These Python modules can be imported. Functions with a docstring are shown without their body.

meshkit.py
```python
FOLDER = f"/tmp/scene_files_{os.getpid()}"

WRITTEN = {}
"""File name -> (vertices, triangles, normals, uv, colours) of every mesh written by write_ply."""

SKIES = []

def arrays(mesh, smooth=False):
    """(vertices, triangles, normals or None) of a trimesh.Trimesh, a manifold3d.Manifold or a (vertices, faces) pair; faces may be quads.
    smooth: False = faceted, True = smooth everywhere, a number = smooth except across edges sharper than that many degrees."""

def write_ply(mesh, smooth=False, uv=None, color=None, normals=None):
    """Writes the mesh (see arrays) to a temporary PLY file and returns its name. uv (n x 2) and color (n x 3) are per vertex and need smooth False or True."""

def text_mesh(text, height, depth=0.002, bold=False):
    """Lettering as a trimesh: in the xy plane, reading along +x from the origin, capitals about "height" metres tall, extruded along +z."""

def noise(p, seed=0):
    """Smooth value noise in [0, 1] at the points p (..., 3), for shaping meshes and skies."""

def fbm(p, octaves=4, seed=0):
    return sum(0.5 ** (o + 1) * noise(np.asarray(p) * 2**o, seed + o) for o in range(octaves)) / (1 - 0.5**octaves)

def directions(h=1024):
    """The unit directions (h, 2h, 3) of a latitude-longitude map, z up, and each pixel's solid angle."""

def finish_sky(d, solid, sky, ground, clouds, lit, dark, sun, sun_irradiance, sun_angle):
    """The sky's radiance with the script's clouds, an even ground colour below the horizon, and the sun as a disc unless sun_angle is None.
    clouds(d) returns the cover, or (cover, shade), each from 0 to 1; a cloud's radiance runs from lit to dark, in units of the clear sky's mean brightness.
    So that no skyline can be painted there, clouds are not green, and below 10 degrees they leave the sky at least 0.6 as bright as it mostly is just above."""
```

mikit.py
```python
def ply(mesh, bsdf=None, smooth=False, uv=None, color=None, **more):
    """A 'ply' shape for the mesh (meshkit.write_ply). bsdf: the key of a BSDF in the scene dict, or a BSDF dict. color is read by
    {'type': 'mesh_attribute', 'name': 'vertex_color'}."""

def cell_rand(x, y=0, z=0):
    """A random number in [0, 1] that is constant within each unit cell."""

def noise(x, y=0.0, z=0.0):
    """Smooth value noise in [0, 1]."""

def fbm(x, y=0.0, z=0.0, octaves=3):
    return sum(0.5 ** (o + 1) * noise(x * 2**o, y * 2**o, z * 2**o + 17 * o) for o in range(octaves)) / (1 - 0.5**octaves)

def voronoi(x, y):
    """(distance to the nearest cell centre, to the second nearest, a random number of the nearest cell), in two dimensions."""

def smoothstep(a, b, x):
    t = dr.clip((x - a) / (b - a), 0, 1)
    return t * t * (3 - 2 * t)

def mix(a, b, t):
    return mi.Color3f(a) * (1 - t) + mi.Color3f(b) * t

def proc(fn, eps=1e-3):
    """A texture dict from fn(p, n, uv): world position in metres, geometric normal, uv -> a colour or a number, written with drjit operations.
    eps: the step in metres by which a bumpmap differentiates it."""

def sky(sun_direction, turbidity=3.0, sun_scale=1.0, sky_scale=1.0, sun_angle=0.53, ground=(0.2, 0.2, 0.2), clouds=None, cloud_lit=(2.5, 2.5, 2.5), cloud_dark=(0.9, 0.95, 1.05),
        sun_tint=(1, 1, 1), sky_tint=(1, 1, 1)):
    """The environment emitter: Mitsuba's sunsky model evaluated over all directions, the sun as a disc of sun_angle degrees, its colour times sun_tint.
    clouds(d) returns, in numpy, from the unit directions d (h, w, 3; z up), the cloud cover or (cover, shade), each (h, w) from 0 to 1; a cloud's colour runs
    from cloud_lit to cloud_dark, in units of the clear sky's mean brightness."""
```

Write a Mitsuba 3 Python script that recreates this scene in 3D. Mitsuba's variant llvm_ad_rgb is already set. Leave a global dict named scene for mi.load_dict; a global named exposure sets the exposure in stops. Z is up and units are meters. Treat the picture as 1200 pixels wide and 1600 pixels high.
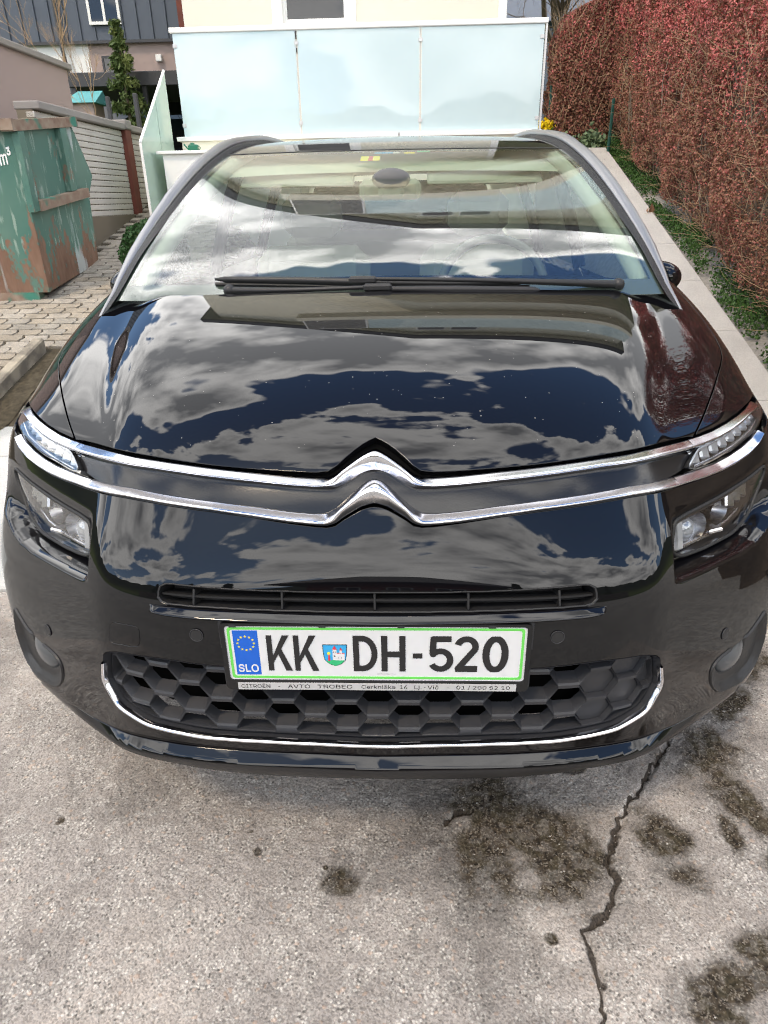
import math, random
import numpy as np, trimesh, shapely
import mitsuba as mi, drjit as dr
import mikit, meshkit
from mikit import noise, fbm, voronoi, smoothstep, mix, proc
from scipy.interpolate import BSpline, LinearNDInterpolator
from scipy.spatial import Delaunay, cKDTree
from shapely.geometry import Polygon, LineString, Point, box as sbox
from shapely import affinity
from shapely.ops import unary_union

T = mi.ScalarTransform4f
scene, labels = {}, {}
rng = np.random.default_rng(7)

# ------------------------------------------------------------------ camera, sky, exposure
CAM = np.array([.058, -.967, 1.303])


def cam_axes(pitch, yaw, roll):
    p, y, r = np.radians([pitch, yaw, roll])
    f = np.array([np.sin(y) * np.cos(p), np.cos(y) * np.cos(p), -np.sin(p)])
    right = np.array([np.cos(y), -np.sin(y), 0])
    up = np.cross(right, f)
    return f, -np.sin(r) * right + np.cos(r) * up


FWD, UP = cam_axes(25.0, -2.3, -1.05)
scene['camera'] = {'type': 'perspective', 'fov': math.degrees(2 * math.atan(600 / 1050)), 'fov_axis': 'x', 'near_clip': .05, 'far_clip': 3000.0,
                   'to_world': T().look_at(origin=CAM.tolist(), target=(CAM + FWD).tolist(), up=UP.tolist())}


def clouds(d):
    p = d * np.array([1.0, 1.0, 1.55])
    warp = meshkit.fbm(p * 3.0 + 11.3, 4, seed=5)
    big = meshkit.fbm(p * 2.7 + warp[..., None] * .8 + 3.1, 5, seed=21)
    fine = meshkit.fbm(p * 10 + 8 + warp[..., None], 6, seed=33)
    phi = np.degrees(np.arctan2(np.maximum(d[..., 2], 0), d[..., 1])) + 44 * (warp - .5) + 12 * (fine - .5) + 9 * d[..., 0]     # banks of cloud lie across the car's axis
    bank = lambda c, w: np.exp(-((phi - c) / w) ** 2)
    dens = .45 + ((big * .74 + fine * .26) - .45) * .82
    dens = dens + .15 * bank(42, 12) - .16 * bank(65, 9) + .08 * bank(86, 7) - .08 * bank(106, 9) + .04 * bank(128, 7) - .04 * bank(143, 6) + .05 * bank(160, 9) - .16 * bank(14, 10)
    cover = np.clip((dens - SKY_CUT) / .040, 0, 1)
    cover = cover * cover * (3 - 2 * cover)
    lump = meshkit.fbm(p * 7.5 + 40 + warp[..., None], 6, seed=9)
    shade = np.clip((dens - SKY_CUT - .02) / .12, 0, 1) * np.clip((lump - .36) / .26 + .55 * bank(38, 13), 0, 1)
    return cover, np.clip(shade, 0, 1)


SKY_CUT = .45
scene['sky'] = mikit.sky((-.30, -.45, .80), turbidity=3, sun_scale=1.0, sun_tint=(1.04, 1.0, .95), sun_angle=9, sky_scale=5.6, clouds=clouds,
                         cloud_lit=(5.7, 5.6, 5.45), cloud_dark=(1.65, 1.68, 1.73))
exposure = .33

# ------------------------------------------------------------------ small helpers
used = {}


def key_for(name, parent=None):
    base = f'{parent}__{name}' if parent else name
    n = used.get(base, -1) + 1
    used[base] = n
    return base if n == 0 else f'{base}_{n:03d}'


def tag(key, label=None, cat=None, group=None, kind=None):
    labels[key] = {k: v for k, v in (('label', label), ('category', cat), ('group', group), ('kind', kind)) if v}
    return key


def add(name, mesh, bsdf, parent=None, smooth=False, uv=None, **more):
    k = key_for(name, parent)
    scene[k] = mikit.ply(mesh, bsdf, smooth=smooth, uv=uv, **more)
    return k


def addn(name, v, f, n, bsdf, parent=None):
    """A mesh with its own normals, for the curved panels."""
    k = key_for(name, parent)
    path = meshkit.write_ply((v, f), normals=n)
    scene[k] = {'type': 'ply', 'filename': path, 'face_normals': False, 'bsdf': {'type': 'ref', 'id': bsdf}}
    return k


def thing(name, label, cat, group=None):
    k = key_for(name)
    return tag(k, label, cat, group)


def box(x0, x1, y0, y1, z0, z1, bevel=0.0):
    b = min(bevel, (x1 - x0) * .45, (y1 - y0) * .45, (z1 - z0) * .45)
    if b <= 0:
        m = trimesh.creation.box([x1 - x0, y1 - y0, z1 - z0])
    else:
        c = np.array([[sx * ((x1 - x0) / 2 - (b if a else 0)), sy * ((y1 - y0) / 2 - (b if a2 else 0)), sz * ((z1 - z0) / 2 - (b if a3 else 0))]
                      for sx in (-1, 1) for sy in (-1, 1) for sz in (-1, 1) for a, a2, a3 in ((0, 1, 1), (1, 0, 1), (1, 1, 0))])
        m = trimesh.convex.convex_hull(c)
    m.apply_translation([(x0 + x1) / 2, (y0 + y1) / 2, (z0 + z1) / 2])
    return m


def cat(*ms):
    ms = [m for g in ms for m in (g if isinstance(g, (list, tuple)) else [g])]
    vs, fs, n = [], [], 0
    for m in ms:
        vs.append(np.asarray(m.vertices)); fs.append(np.asarray(m.faces) + n); n += len(m.vertices)
    return trimesh.Trimesh(np.vstack(vs), np.vstack(fs), process=False)


def tube(p, r, sides=8, caps=True):
    p = np.asarray(p, float); r = np.broadcast_to(r, (len(p),))
    t = np.gradient(p, axis=0); t /= np.linalg.norm(t, axis=1, keepdims=True) + 1e-12
    ref = np.array([0, 0, 1.0]) if abs(t[:, 2]).mean() < .8 else np.array([1.0, 0, 0])
    a = np.cross(t, ref); a /= np.linalg.norm(a, axis=1, keepdims=True) + 1e-12
    b = np.cross(t, a); g = np.arange(sides) * 2 * np.pi / sides
    v = p[:, None] + r[:, None, None] * (np.cos(g)[None, :, None] * a[:, None] + np.sin(g)[None, :, None] * b[:, None])
    return skin(v, closed=True, caps=caps)


def skin(rings, closed=True, caps=False):
    """Rings (n, m, 3) joined into a surface."""
    n, m = rings.shape[:2]
    i, j = np.meshgrid(np.arange(n - 1), np.arange(m if closed else m - 1), indexing='ij')
    a, b, c, d = i * m + j, i * m + (j + 1) % m, (i + 1) * m + (j + 1) % m, (i + 1) * m + j
    f = np.vstack([np.stack([a, b, c], -1).reshape(-1, 3), np.stack([a, c, d], -1).reshape(-1, 3)])
    v = rings.reshape(-1, 3)
    if caps:
        k = len(v)
        v = np.vstack([v, rings[0].mean(0), rings[-1].mean(0)])
        j = np.arange(m)
        f = np.vstack([f, np.stack([j * 0 + k, (j + 1) % m, j], -1), np.stack([j * 0 + k + 1, (n - 1) * m + j, (n - 1) * m + (j + 1) % m], -1)])
    return trimesh.Trimesh(v, f, process=False)


def prism(poly, d, bevel=0):
    """Polygon in xy, thick along +z."""
    gs = [g for g in getattr(poly, 'geoms', [poly]) if g.area > 1e-10]
    return cat([trimesh.creation.extrude_polygon(g, d, engine='earcut') for g in gs])


def to_front(m, y, flip=False):
    """xy-plane mesh stood up: x stays, y becomes z, thickness goes to -y (towards the camera) from y."""
    v = np.asarray(m.vertices)
    return trimesh.Trimesh(np.stack([v[:, 0], y - v[:, 2], v[:, 1]], -1), np.asarray(m.faces), process=False)


def ball(r, sub=2):
    return trimesh.creation.icosphere(sub, r)


# ------------------------------------------------------------------ materials
def bs(name, **d):
    scene[name] = d
    return name


def rgb(*c):
    return {'type': 'rgb', 'value': list(c)}


def prin(name, col, rough=.5, metal=0.0, two=True, **k):
    d = {'type': 'principled', 'base_color': col if isinstance(col, dict) else rgb(*col), 'roughness': rough, 'metallic': metal, **k}
    scene[name] = {'type': 'twosided', 'bsdf': d} if two else d
    return name


def bumped(name, col, height, rough=.8, spec=.3):
    scene[name] = {'type': 'twosided', 'bsdf': {'type': 'bumpmap', 'arbitrary': height, 'scale': 1.0,
                   'bsdf': {'type': 'principled', 'base_color': col, 'roughness': rough, 'specular': spec}}}
    return name


bs('paint', type='twosided', bsdf={'type': 'plastic', 'int_ior': 1.53, 'diffuse_reflectance': rgb(.003, .003, .004)})
bs('chrome', type='twosided', bsdf={'type': 'roughconductor', 'material': 'Al', 'alpha': .03, 'specular_reflectance': rgb(.92, .93, .96)})
bs('mirror_metal', type='twosided', bsdf={'type': 'roughconductor', 'material': 'Al', 'alpha': .09, 'specular_reflectance': rgb(.55, .56, .58)})
prin('silver', (.33, .33, .335), .33, .8)
prin('black_plastic', (.018, .018, .019), .45, specular=.4)
prin('grille_plastic', (.026, .027, .031), .42, specular=.5)
prin('band_plastic', (.009, .009, .010), .16, specular=.5)
prin('rubber', (.012, .012, .012), .6)
prin('void', (.003, .003, .003), .9, specular=.05)
bs('screen_glass', type='thindielectric', int_ior=1.62, specular_transmittance=rgb(.72, .84, .76))
bs('side_glass', type='thindielectric', int_ior=1.52, specular_transmittance=rgb(.25, .29, .27))
bs('lamp_clear', type='thindielectric', int_ior=1.52)
prin('lamp_dark', (.028, .029, .031), .25, specular=.5)
prin('led_lens', (.46, .49, .52), .12, .5, specular=.6, clearcoat=.5)
prin('fog_glass', (.085, .092, .10), .08, .35, specular=.7, clearcoat=.8)
prin('plate_white', (.60, .61, .62), .3)
prin('plate_green', (.13, .56, .09), .3)
prin('plate_blue', (.008, .10, .50), .3)
prin('dust', (.38, .37, .35), .8)
prin('plate_black', (.014, .014, .015), .35)
prin('plate_yellow', (.75, .62, .06), .4)
prin('strip_grey', (.42, .42, .42), .35)
prin('crest_blue', (.03, .32, .62), .4)
prin('crest_red', (.55, .04, .06), .4)
prin('crest_green', (.03, .40, .16), .4)
prin('beige_trim', (.40, .38, .32), .75)
prin('grey_trim', (.10, .10, .10), .7)
prin('headliner', (.42, .41, .36), .9)
prin('tyre', (.02, .02, .02), .8)
prin('rim_metal', (.45, .45, .46), .3, .8)

# ------------------------------------------------------------------ control net and outlines of the car's front
NET = np.array([  # rows from under the windscreen down to the lip, columns from the centre line out and back along the side
 [(0.000, 1.050, 1.145), (0.220, 1.055, 1.143), (0.420, 1.080, 1.138), (0.584, 1.110, 1.130), (0.668, 1.130, 1.120), (0.770, 1.144, 1.100), (0.836, 1.150, 1.070), (0.894, 1.148, 1.020), (0.916, 1.166, 0.950), (0.929, 1.280, 0.860)],
 [(0.000, 0.800, 1.105), (0.210, 0.805, 1.103), (0.410, 0.830, 1.098), (0.610, 0.885, 1.088), (0.665, 0.905, 1.074), (0.767, 0.932, 1.066), (0.841, 0.955, 1.030), (0.894, 0.979, 0.985), (0.920, 1.003, 0.920), (0.932, 1.165, 0.830)],
 [(0.000, 0.600, 1.075), (0.200, 0.605, 1.073), (0.390, 0.620, 1.065), (0.588, 0.662, 1.047), (0.640, 0.687, 1.022), (0.751, 0.719, 1.004), (0.837, 0.748, 0.967), (0.903, 0.785, 0.915), (0.932, 0.843, 0.860), (0.942, 1.042, 0.790)],
 [(0.000, 0.400, 1.030), (0.190, 0.405, 1.027), (0.370, 0.420, 1.015), (0.555, 0.465, 0.996), (0.607, 0.500, 0.966), (0.716, 0.549, 0.950), (0.822, 0.608, 0.917), (0.898, 0.675, 0.870), (0.937, 0.774, 0.820), (0.944, 0.992, 0.750)],
 [(0.000, 0.215, 0.965), (0.180, 0.220, 0.963), (0.350, 0.245, 0.955), (0.515, 0.302, 0.939), (0.565, 0.342, 0.914), (0.686, 0.409, 0.900), (0.807, 0.488, 0.880), (0.893, 0.576, 0.850), (0.937, 0.704, 0.800), (0.947, 0.943, 0.720)],
 [(0.000, 0.100, 0.885), (0.180, 0.105, 0.884), (0.350, 0.134, 0.881), (0.482, 0.190, 0.875), (0.528, 0.226, 0.871), (0.680, 0.340, 0.853), (0.805, 0.430, 0.845), (0.895, 0.520, 0.825), (0.937, 0.650, 0.770), (0.948, 0.910, 0.690)],
 [(0.000, 0.055, 0.810), (0.180, 0.060, 0.810), (0.350, 0.079, 0.807), (0.485, 0.135, 0.803), (0.527, 0.172, 0.799), (0.684, 0.301, 0.787), (0.813, 0.403, 0.780), (0.900, 0.494, 0.765), (0.940, 0.617, 0.710), (0.949, 0.898, 0.630)],
 [(0.000, 0.020, 0.745), (0.180, 0.025, 0.745), (0.355, 0.034, 0.743), (0.487, 0.086, 0.742), (0.528, 0.118, 0.739), (0.691, 0.258, 0.722), (0.818, 0.367, 0.712), (0.905, 0.464, 0.695), (0.940, 0.589, 0.650), (0.946, 0.873, 0.570)],
 [(0.000, -0.003, 0.680), (0.180, 0.000, 0.680), (0.360, 0.004, 0.680), (0.490, 0.048, 0.678), (0.530, 0.080, 0.675), (0.700, 0.219, 0.658), (0.825, 0.326, 0.645), (0.911, 0.420, 0.630), (0.942, 0.549, 0.590), (0.943, 0.863, 0.510)],
 [(0.000, -0.012, 0.600), (0.180, -0.010, 0.600), (0.370, -0.006, 0.600), (0.492, 0.036, 0.600), (0.533, 0.066, 0.598), (0.709, 0.200, 0.585), (0.834, 0.302, 0.575), (0.916, 0.393, 0.560), (0.944, 0.522, 0.530), (0.943, 0.847, 0.450)],
 [(0.000, -0.012, 0.510), (0.180, -0.010, 0.510), (0.370, -0.006, 0.510), (0.494, 0.032, 0.510), (0.536, 0.060, 0.509), (0.709, 0.185, 0.500), (0.834, 0.287, 0.490), (0.911, 0.372, 0.480), (0.939, 0.502, 0.450), (0.938, 0.837, 0.390)],
 [(0.000, -0.005, 0.410), (0.180, -0.003, 0.410), (0.370, 0.002, 0.410), (0.496, 0.036, 0.410), (0.540, 0.064, 0.410), (0.706, 0.178, 0.405), (0.823, 0.273, 0.400), (0.902, 0.353, 0.395), (0.928, 0.479, 0.370), (0.925, 0.812, 0.330)],
 [(0.000, 0.000, 0.330), (0.180, 0.002, 0.330), (0.365, 0.006, 0.330), (0.490, 0.040, 0.335), (0.540, 0.076, 0.338), (0.690, 0.165, 0.335), (0.805, 0.255, 0.335), (0.885, 0.330, 0.330), (0.915, 0.450, 0.320), (0.910, 0.770, 0.300)],
 [(0.000, 0.000, 0.250), (0.180, 0.002, 0.250), (0.350, 0.015, 0.252), (0.490, 0.045, 0.260), (0.571, 0.090, 0.275), (0.671, 0.149, 0.280), (0.777, 0.228, 0.280), (0.858, 0.305, 0.275), (0.887, 0.423, 0.270), (0.891, 0.713, 0.260)],
 [(0.000, 0.080, 0.215), (0.180, 0.082, 0.215), (0.340, 0.090, 0.220), (0.475, 0.120, 0.230), (0.551, 0.150, 0.245), (0.647, 0.198, 0.250), (0.749, 0.265, 0.250), (0.831, 0.331, 0.245), (0.860, 0.427, 0.245), (0.873, 0.695, 0.240)],
], float)
F = {  # outlines on that surface (across, down), one side
 'up_top': [(0.000, 0.308), (0.008, 0.312), (0.016, 0.318), (0.026, 0.326), (0.036, 0.335), (0.046, 0.344), (0.056, 0.349), (0.070, 0.350), (0.100, 0.348), (0.150, 0.343), (0.200, 0.339), (0.250, 0.335), (0.300, 0.332), (0.350, 0.330), (0.400, 0.327), (0.450, 0.325), (0.500, 0.323), (0.540, 0.321), (0.580, 0.317), (0.620, 0.310), (0.660, 0.297), (0.700, 0.281), (0.740, 0.261), (0.780, 0.235)],
 'up_bot': [(0.000, 0.335), (0.008, 0.337), (0.016, 0.341), (0.026, 0.349), (0.036, 0.357), (0.046, 0.364), (0.056, 0.366), (0.070, 0.366), (0.100, 0.364), (0.150, 0.359), (0.200, 0.355), (0.250, 0.351), (0.300, 0.348), (0.350, 0.347), (0.400, 0.345), (0.450, 0.344), (0.500, 0.344), (0.540, 0.343), (0.580, 0.339), (0.620, 0.333), (0.660, 0.322), (0.700, 0.305), (0.740, 0.283), (0.780, 0.267)],
 'lo_top': [(0.000, 0.352), (0.008, 0.355), (0.016, 0.362), (0.026, 0.374), (0.036, 0.387), (0.046, 0.399), (0.056, 0.407), (0.070, 0.409), (0.100, 0.406), (0.150, 0.398), (0.200, 0.392), (0.250, 0.388), (0.300, 0.385), (0.350, 0.383), (0.400, 0.384), (0.450, 0.385), (0.500, 0.386), (0.540, 0.386), (0.580, 0.385), (0.620, 0.383), (0.660, 0.376), (0.700, 0.365), (0.740, 0.348), (0.780, 0.320)],
 'lo_bot': [(0.000, 0.389), (0.008, 0.392), (0.016, 0.396), (0.026, 0.405), (0.036, 0.414), (0.046, 0.425), (0.056, 0.429), (0.070, 0.428), (0.100, 0.424), (0.150, 0.415), (0.200, 0.408), (0.250, 0.404), (0.300, 0.401), (0.350, 0.400), (0.400, 0.401), (0.450, 0.402), (0.500, 0.404), (0.540, 0.404), (0.580, 0.405), (0.620, 0.403), (0.660, 0.397), (0.700, 0.387), (0.740, 0.369), (0.780, 0.337)],
 'hood_front': [(0.000, 0.293), (0.008, 0.297), (0.016, 0.302), (0.026, 0.310), (0.036, 0.320), (0.046, 0.331), (0.056, 0.339), (0.070, 0.341), (0.100, 0.340), (0.150, 0.337), (0.200, 0.334), (0.250, 0.330), (0.300, 0.326), (0.350, 0.323), (0.400, 0.320), (0.450, 0.317), (0.500, 0.314), (0.540, 0.312)],
 'fascia_top': [(0.000, 0.397), (0.008, 0.399), (0.016, 0.403), (0.026, 0.411), (0.036, 0.420), (0.046, 0.431), (0.056, 0.434), (0.070, 0.433), (0.100, 0.428), (0.150, 0.418), (0.200, 0.411), (0.250, 0.407), (0.300, 0.404), (0.350, 0.403), (0.400, 0.404), (0.450, 0.406), (0.500, 0.407), (0.540, 0.408), (0.580, 0.408), (0.620, 0.407), (0.660, 0.401), (0.700, 0.392), (0.740, 0.373), (0.780, 0.341)],
 'drl': [(0.546, 0.377), (0.556, 0.361), (0.569, 0.348), (0.584, 0.337), (0.602, 0.333), (0.620, 0.328), (0.638, 0.324), (0.656, 0.320), (0.674, 0.314), (0.690, 0.305), (0.706, 0.295), (0.722, 0.286), (0.738, 0.277), (0.754, 0.268), (0.771, 0.258), (0.787, 0.249), (0.803, 0.240), (0.819, 0.231), (0.825, 0.244), (0.828, 0.263), (0.814, 0.275), (0.800, 0.287), (0.786, 0.299), (0.771, 0.311), (0.757, 0.323), (0.741, 0.332), (0.724, 0.339), (0.706, 0.346), (0.689, 0.353), (0.672, 0.360), (0.654, 0.366), (0.636, 0.369), (0.618, 0.372), (0.600, 0.376), (0.582, 0.379), (0.564, 0.382)],
 'slot': [(0.002, 0.561), (0.012, 0.561), (0.022, 0.561), (0.032, 0.561), (0.042, 0.561), (0.052, 0.561), (0.062, 0.561), (0.072, 0.561), (0.082, 0.561), (0.092, 0.561), (0.102, 0.560), (0.112, 0.560), (0.122, 0.560), (0.132, 0.560), (0.142, 0.559), (0.152, 0.559), (0.162, 0.558), (0.172, 0.558), (0.182, 0.557), (0.192, 0.556), (0.202, 0.556), (0.212, 0.555), (0.222, 0.555), (0.232, 0.554), (0.242, 0.554), (0.252, 0.553), (0.261, 0.554), (0.269, 0.560), (0.271, 0.570), (0.271, 0.580), (0.265, 0.588), (0.256, 0.591), (0.246, 0.591), (0.236, 0.591), (0.226, 0.592), (0.216, 0.592), (0.206, 0.592), (0.197, 0.592), (0.187, 0.593), (0.177, 0.593), (0.167, 0.594), (0.157, 0.594), (0.147, 0.595), (0.137, 0.595), (0.127, 0.595), (0.117, 0.596), (0.107, 0.596), (0.097, 0.596), (0.087, 0.596), (0.077, 0.596), (0.067, 0.597), (0.057, 0.597), (0.047, 0.597), (0.037, 0.597), (0.027, 0.597), (0.017, 0.597), (0.007, 0.597), (0.002, 0.592), (0.002, 0.582), (0.002, 0.572)],
 'lipbar_top': [(0.000, 0.600), (0.028, 0.600), (0.056, 0.600), (0.085, 0.599), (0.113, 0.599), (0.141, 0.598), (0.169, 0.596), (0.197, 0.595), (0.226, 0.594), (0.254, 0.592)],
 'lipbar_bot': [(0.000, 0.620), (0.028, 0.620), (0.056, 0.619), (0.085, 0.619), (0.113, 0.618), (0.141, 0.618), (0.169, 0.617), (0.197, 0.616), (0.226, 0.615), (0.254, 0.614), (0.282, 0.608)],
 'tow': [(0.373, 0.649), (0.363, 0.649), (0.352, 0.648), (0.342, 0.648), (0.332, 0.647), (0.322, 0.647), (0.312, 0.648), (0.309, 0.656), (0.310, 0.667), (0.310, 0.677), (0.314, 0.686), (0.323, 0.690), (0.333, 0.691), (0.343, 0.692), (0.353, 0.692), (0.364, 0.693), (0.374, 0.694), (0.384, 0.695), (0.394, 0.694), (0.400, 0.689), (0.397, 0.679), (0.394, 0.668), (0.391, 0.658), (0.382, 0.654)],
 'lip': [(0.000, 0.904), (0.050, 0.902), (0.100, 0.900), (0.150, 0.899), (0.200, 0.897), (0.250, 0.896), (0.300, 0.897), (0.350, 0.902), (0.400, 0.908), (0.450, 0.915), (0.500, 0.922), (0.550, 0.929), (0.600, 0.930), (0.650, 0.942), (0.700, 0.940), (0.750, 0.939)],
 'gloss_bot': [(0.000, 0.926), (0.050, 0.927), (0.100, 0.928), (0.150, 0.929), (0.200, 0.931), (0.250, 0.935), (0.300, 0.941), (0.350, 0.946), (0.400, 0.953), (0.450, 0.958), (0.500, 0.962)],
 'lamp': [(0.503, 0.470), (0.523, 0.467), (0.542, 0.464), (0.562, 0.463), (0.582, 0.461), (0.601, 0.459), (0.621, 0.457), (0.640, 0.454), (0.660, 0.451), (0.679, 0.448), (0.699, 0.445), (0.718, 0.441), (0.737, 0.437), (0.756, 0.433), (0.776, 0.428), (0.788, 0.434), (0.790, 0.453), (0.785, 0.471), (0.776, 0.488), (0.765, 0.505), (0.755, 0.522), (0.739, 0.532), (0.720, 0.540), (0.702, 0.548), (0.683, 0.554), (0.664, 0.555), (0.644, 0.556), (0.624, 0.557), (0.605, 0.558), (0.585, 0.557), (0.565, 0.556), (0.546, 0.552), (0.529, 0.543), (0.516, 0.528), (0.508, 0.510), (0.505, 0.490)],
 'fog': [(0.756, 0.757), (0.743, 0.766), (0.729, 0.774), (0.715, 0.783), (0.701, 0.789), (0.685, 0.792), (0.669, 0.794), (0.653, 0.797), (0.637, 0.799), (0.621, 0.802), (0.608, 0.810), (0.604, 0.825), (0.608, 0.841), (0.613, 0.856), (0.621, 0.871), (0.631, 0.884), (0.642, 0.895), (0.655, 0.904), (0.670, 0.910), (0.686, 0.913), (0.702, 0.916), (0.718, 0.919), (0.734, 0.923), (0.750, 0.921), (0.765, 0.916), (0.780, 0.912), (0.793, 0.905), (0.801, 0.892), (0.803, 0.875), (0.804, 0.859), (0.804, 0.843), (0.799, 0.828), (0.791, 0.814), (0.782, 0.799), (0.773, 0.785), (0.765, 0.771)],
 'grille': [(0.017, 0.712), (0.034, 0.713), (0.050, 0.713), (0.067, 0.713), (0.084, 0.713), (0.100, 0.713), (0.117, 0.713), (0.133, 0.713), (0.150, 0.713), (0.166, 0.713), (0.183, 0.713), (0.199, 0.712), (0.216, 0.710), (0.232, 0.709), (0.249, 0.707), (0.266, 0.706), (0.282, 0.706), (0.298, 0.707), (0.315, 0.708), (0.332, 0.709), (0.348, 0.710), (0.365, 0.711), (0.381, 0.713), (0.398, 0.716), (0.414, 0.719), (0.430, 0.723), (0.443, 0.730), (0.450, 0.746), (0.456, 0.762), (0.463, 0.777), (0.462, 0.792), (0.451, 0.804), (0.440, 0.817), (0.428, 0.829), (0.414, 0.837), (0.398, 0.842), (0.382, 0.846), (0.366, 0.851), (0.351, 0.856), (0.335, 0.861), (0.318, 0.863), (0.302, 0.864), (0.285, 0.866), (0.269, 0.867), (0.252, 0.869), (0.236, 0.871), (0.219, 0.872), (0.203, 0.872), (0.186, 0.873), (0.170, 0.874), (0.153, 0.874), (0.137, 0.875), (0.120, 0.876), (0.103, 0.877), (0.087, 0.877), (0.070, 0.878), (0.054, 0.879), (0.037, 0.880), (0.021, 0.881), (0.004, 0.882)],
 'seam': [(.69, -.01), (.715, .03), (.735, .062), (.744, .09), (.729, .12), (.701, .149), (.672, .179), (.646, .211), (.62, .244), (.596, .279), (.571, .313)],
}


# ------------------------------------------------------------------ curved surfaces
class Patch:
    """Cubic B-spline surface over a control net, u in [-1, 1] across, v in [0, 1] along."""

    def __init__(s, net):
        half = net[:, :0:-1].copy(); half[..., 0] *= -1
        s.C = np.concatenate([half, net], 1)
        s.nv, s.nu = s.C.shape[:2]
        s.bu, s.bv = [BSpline(np.r_[[0] * 3, np.arange(n - 2), [n - 3] * 3].astype(float), np.eye(n), 3) for n in (s.nu, s.nv)]
        s.disp = None

    def base(s, u, v):
        U = s.bu(np.clip((u + 1) / 2, 0, 1 - 1e-9) * (s.nu - 3)); V = s.bv(np.clip(v, 0, 1 - 1e-9) * (s.nv - 3))
        return np.einsum('...i,...j,ijk->...k', V, U, s.C)

    def basen(s, u, v, h=1.5e-3):
        u = np.clip(u, -1 + h, 1 - h); v = np.clip(v, h, 1 - h)
        n = np.cross(s.base(u, v + h) - s.base(u, v - h), s.base(u + h, v) - s.base(u - h, v))
        return n / (np.linalg.norm(n, axis=-1, keepdims=True) + 1e-15)

    def at(s, u, v, off=0.0):
        u, v = np.asarray(u, float), np.asarray(v, float)
        o = off(u, v) if callable(off) else off
        if s.disp is not None:
            o = o + s.disp(u, v)
        return s.base(u, v) + s.basen(u, v) * np.asarray(o)[..., None]

    def normal(s, u, v, off=0.0, h=1.5e-3):
        u = np.clip(u, -1 + h, 1 - h); v = np.clip(v, h, 1 - h)
        n = np.cross(s.at(u, v + h, off) - s.at(u, v - h, off), s.at(u + h, v, off) - s.at(u - h, v, off))
        return n / (np.linalg.norm(n, axis=-1, keepdims=True) + 1e-15)


MS = np.array([1.55, 1.5])  # metres per unit of (u, v), about


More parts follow.
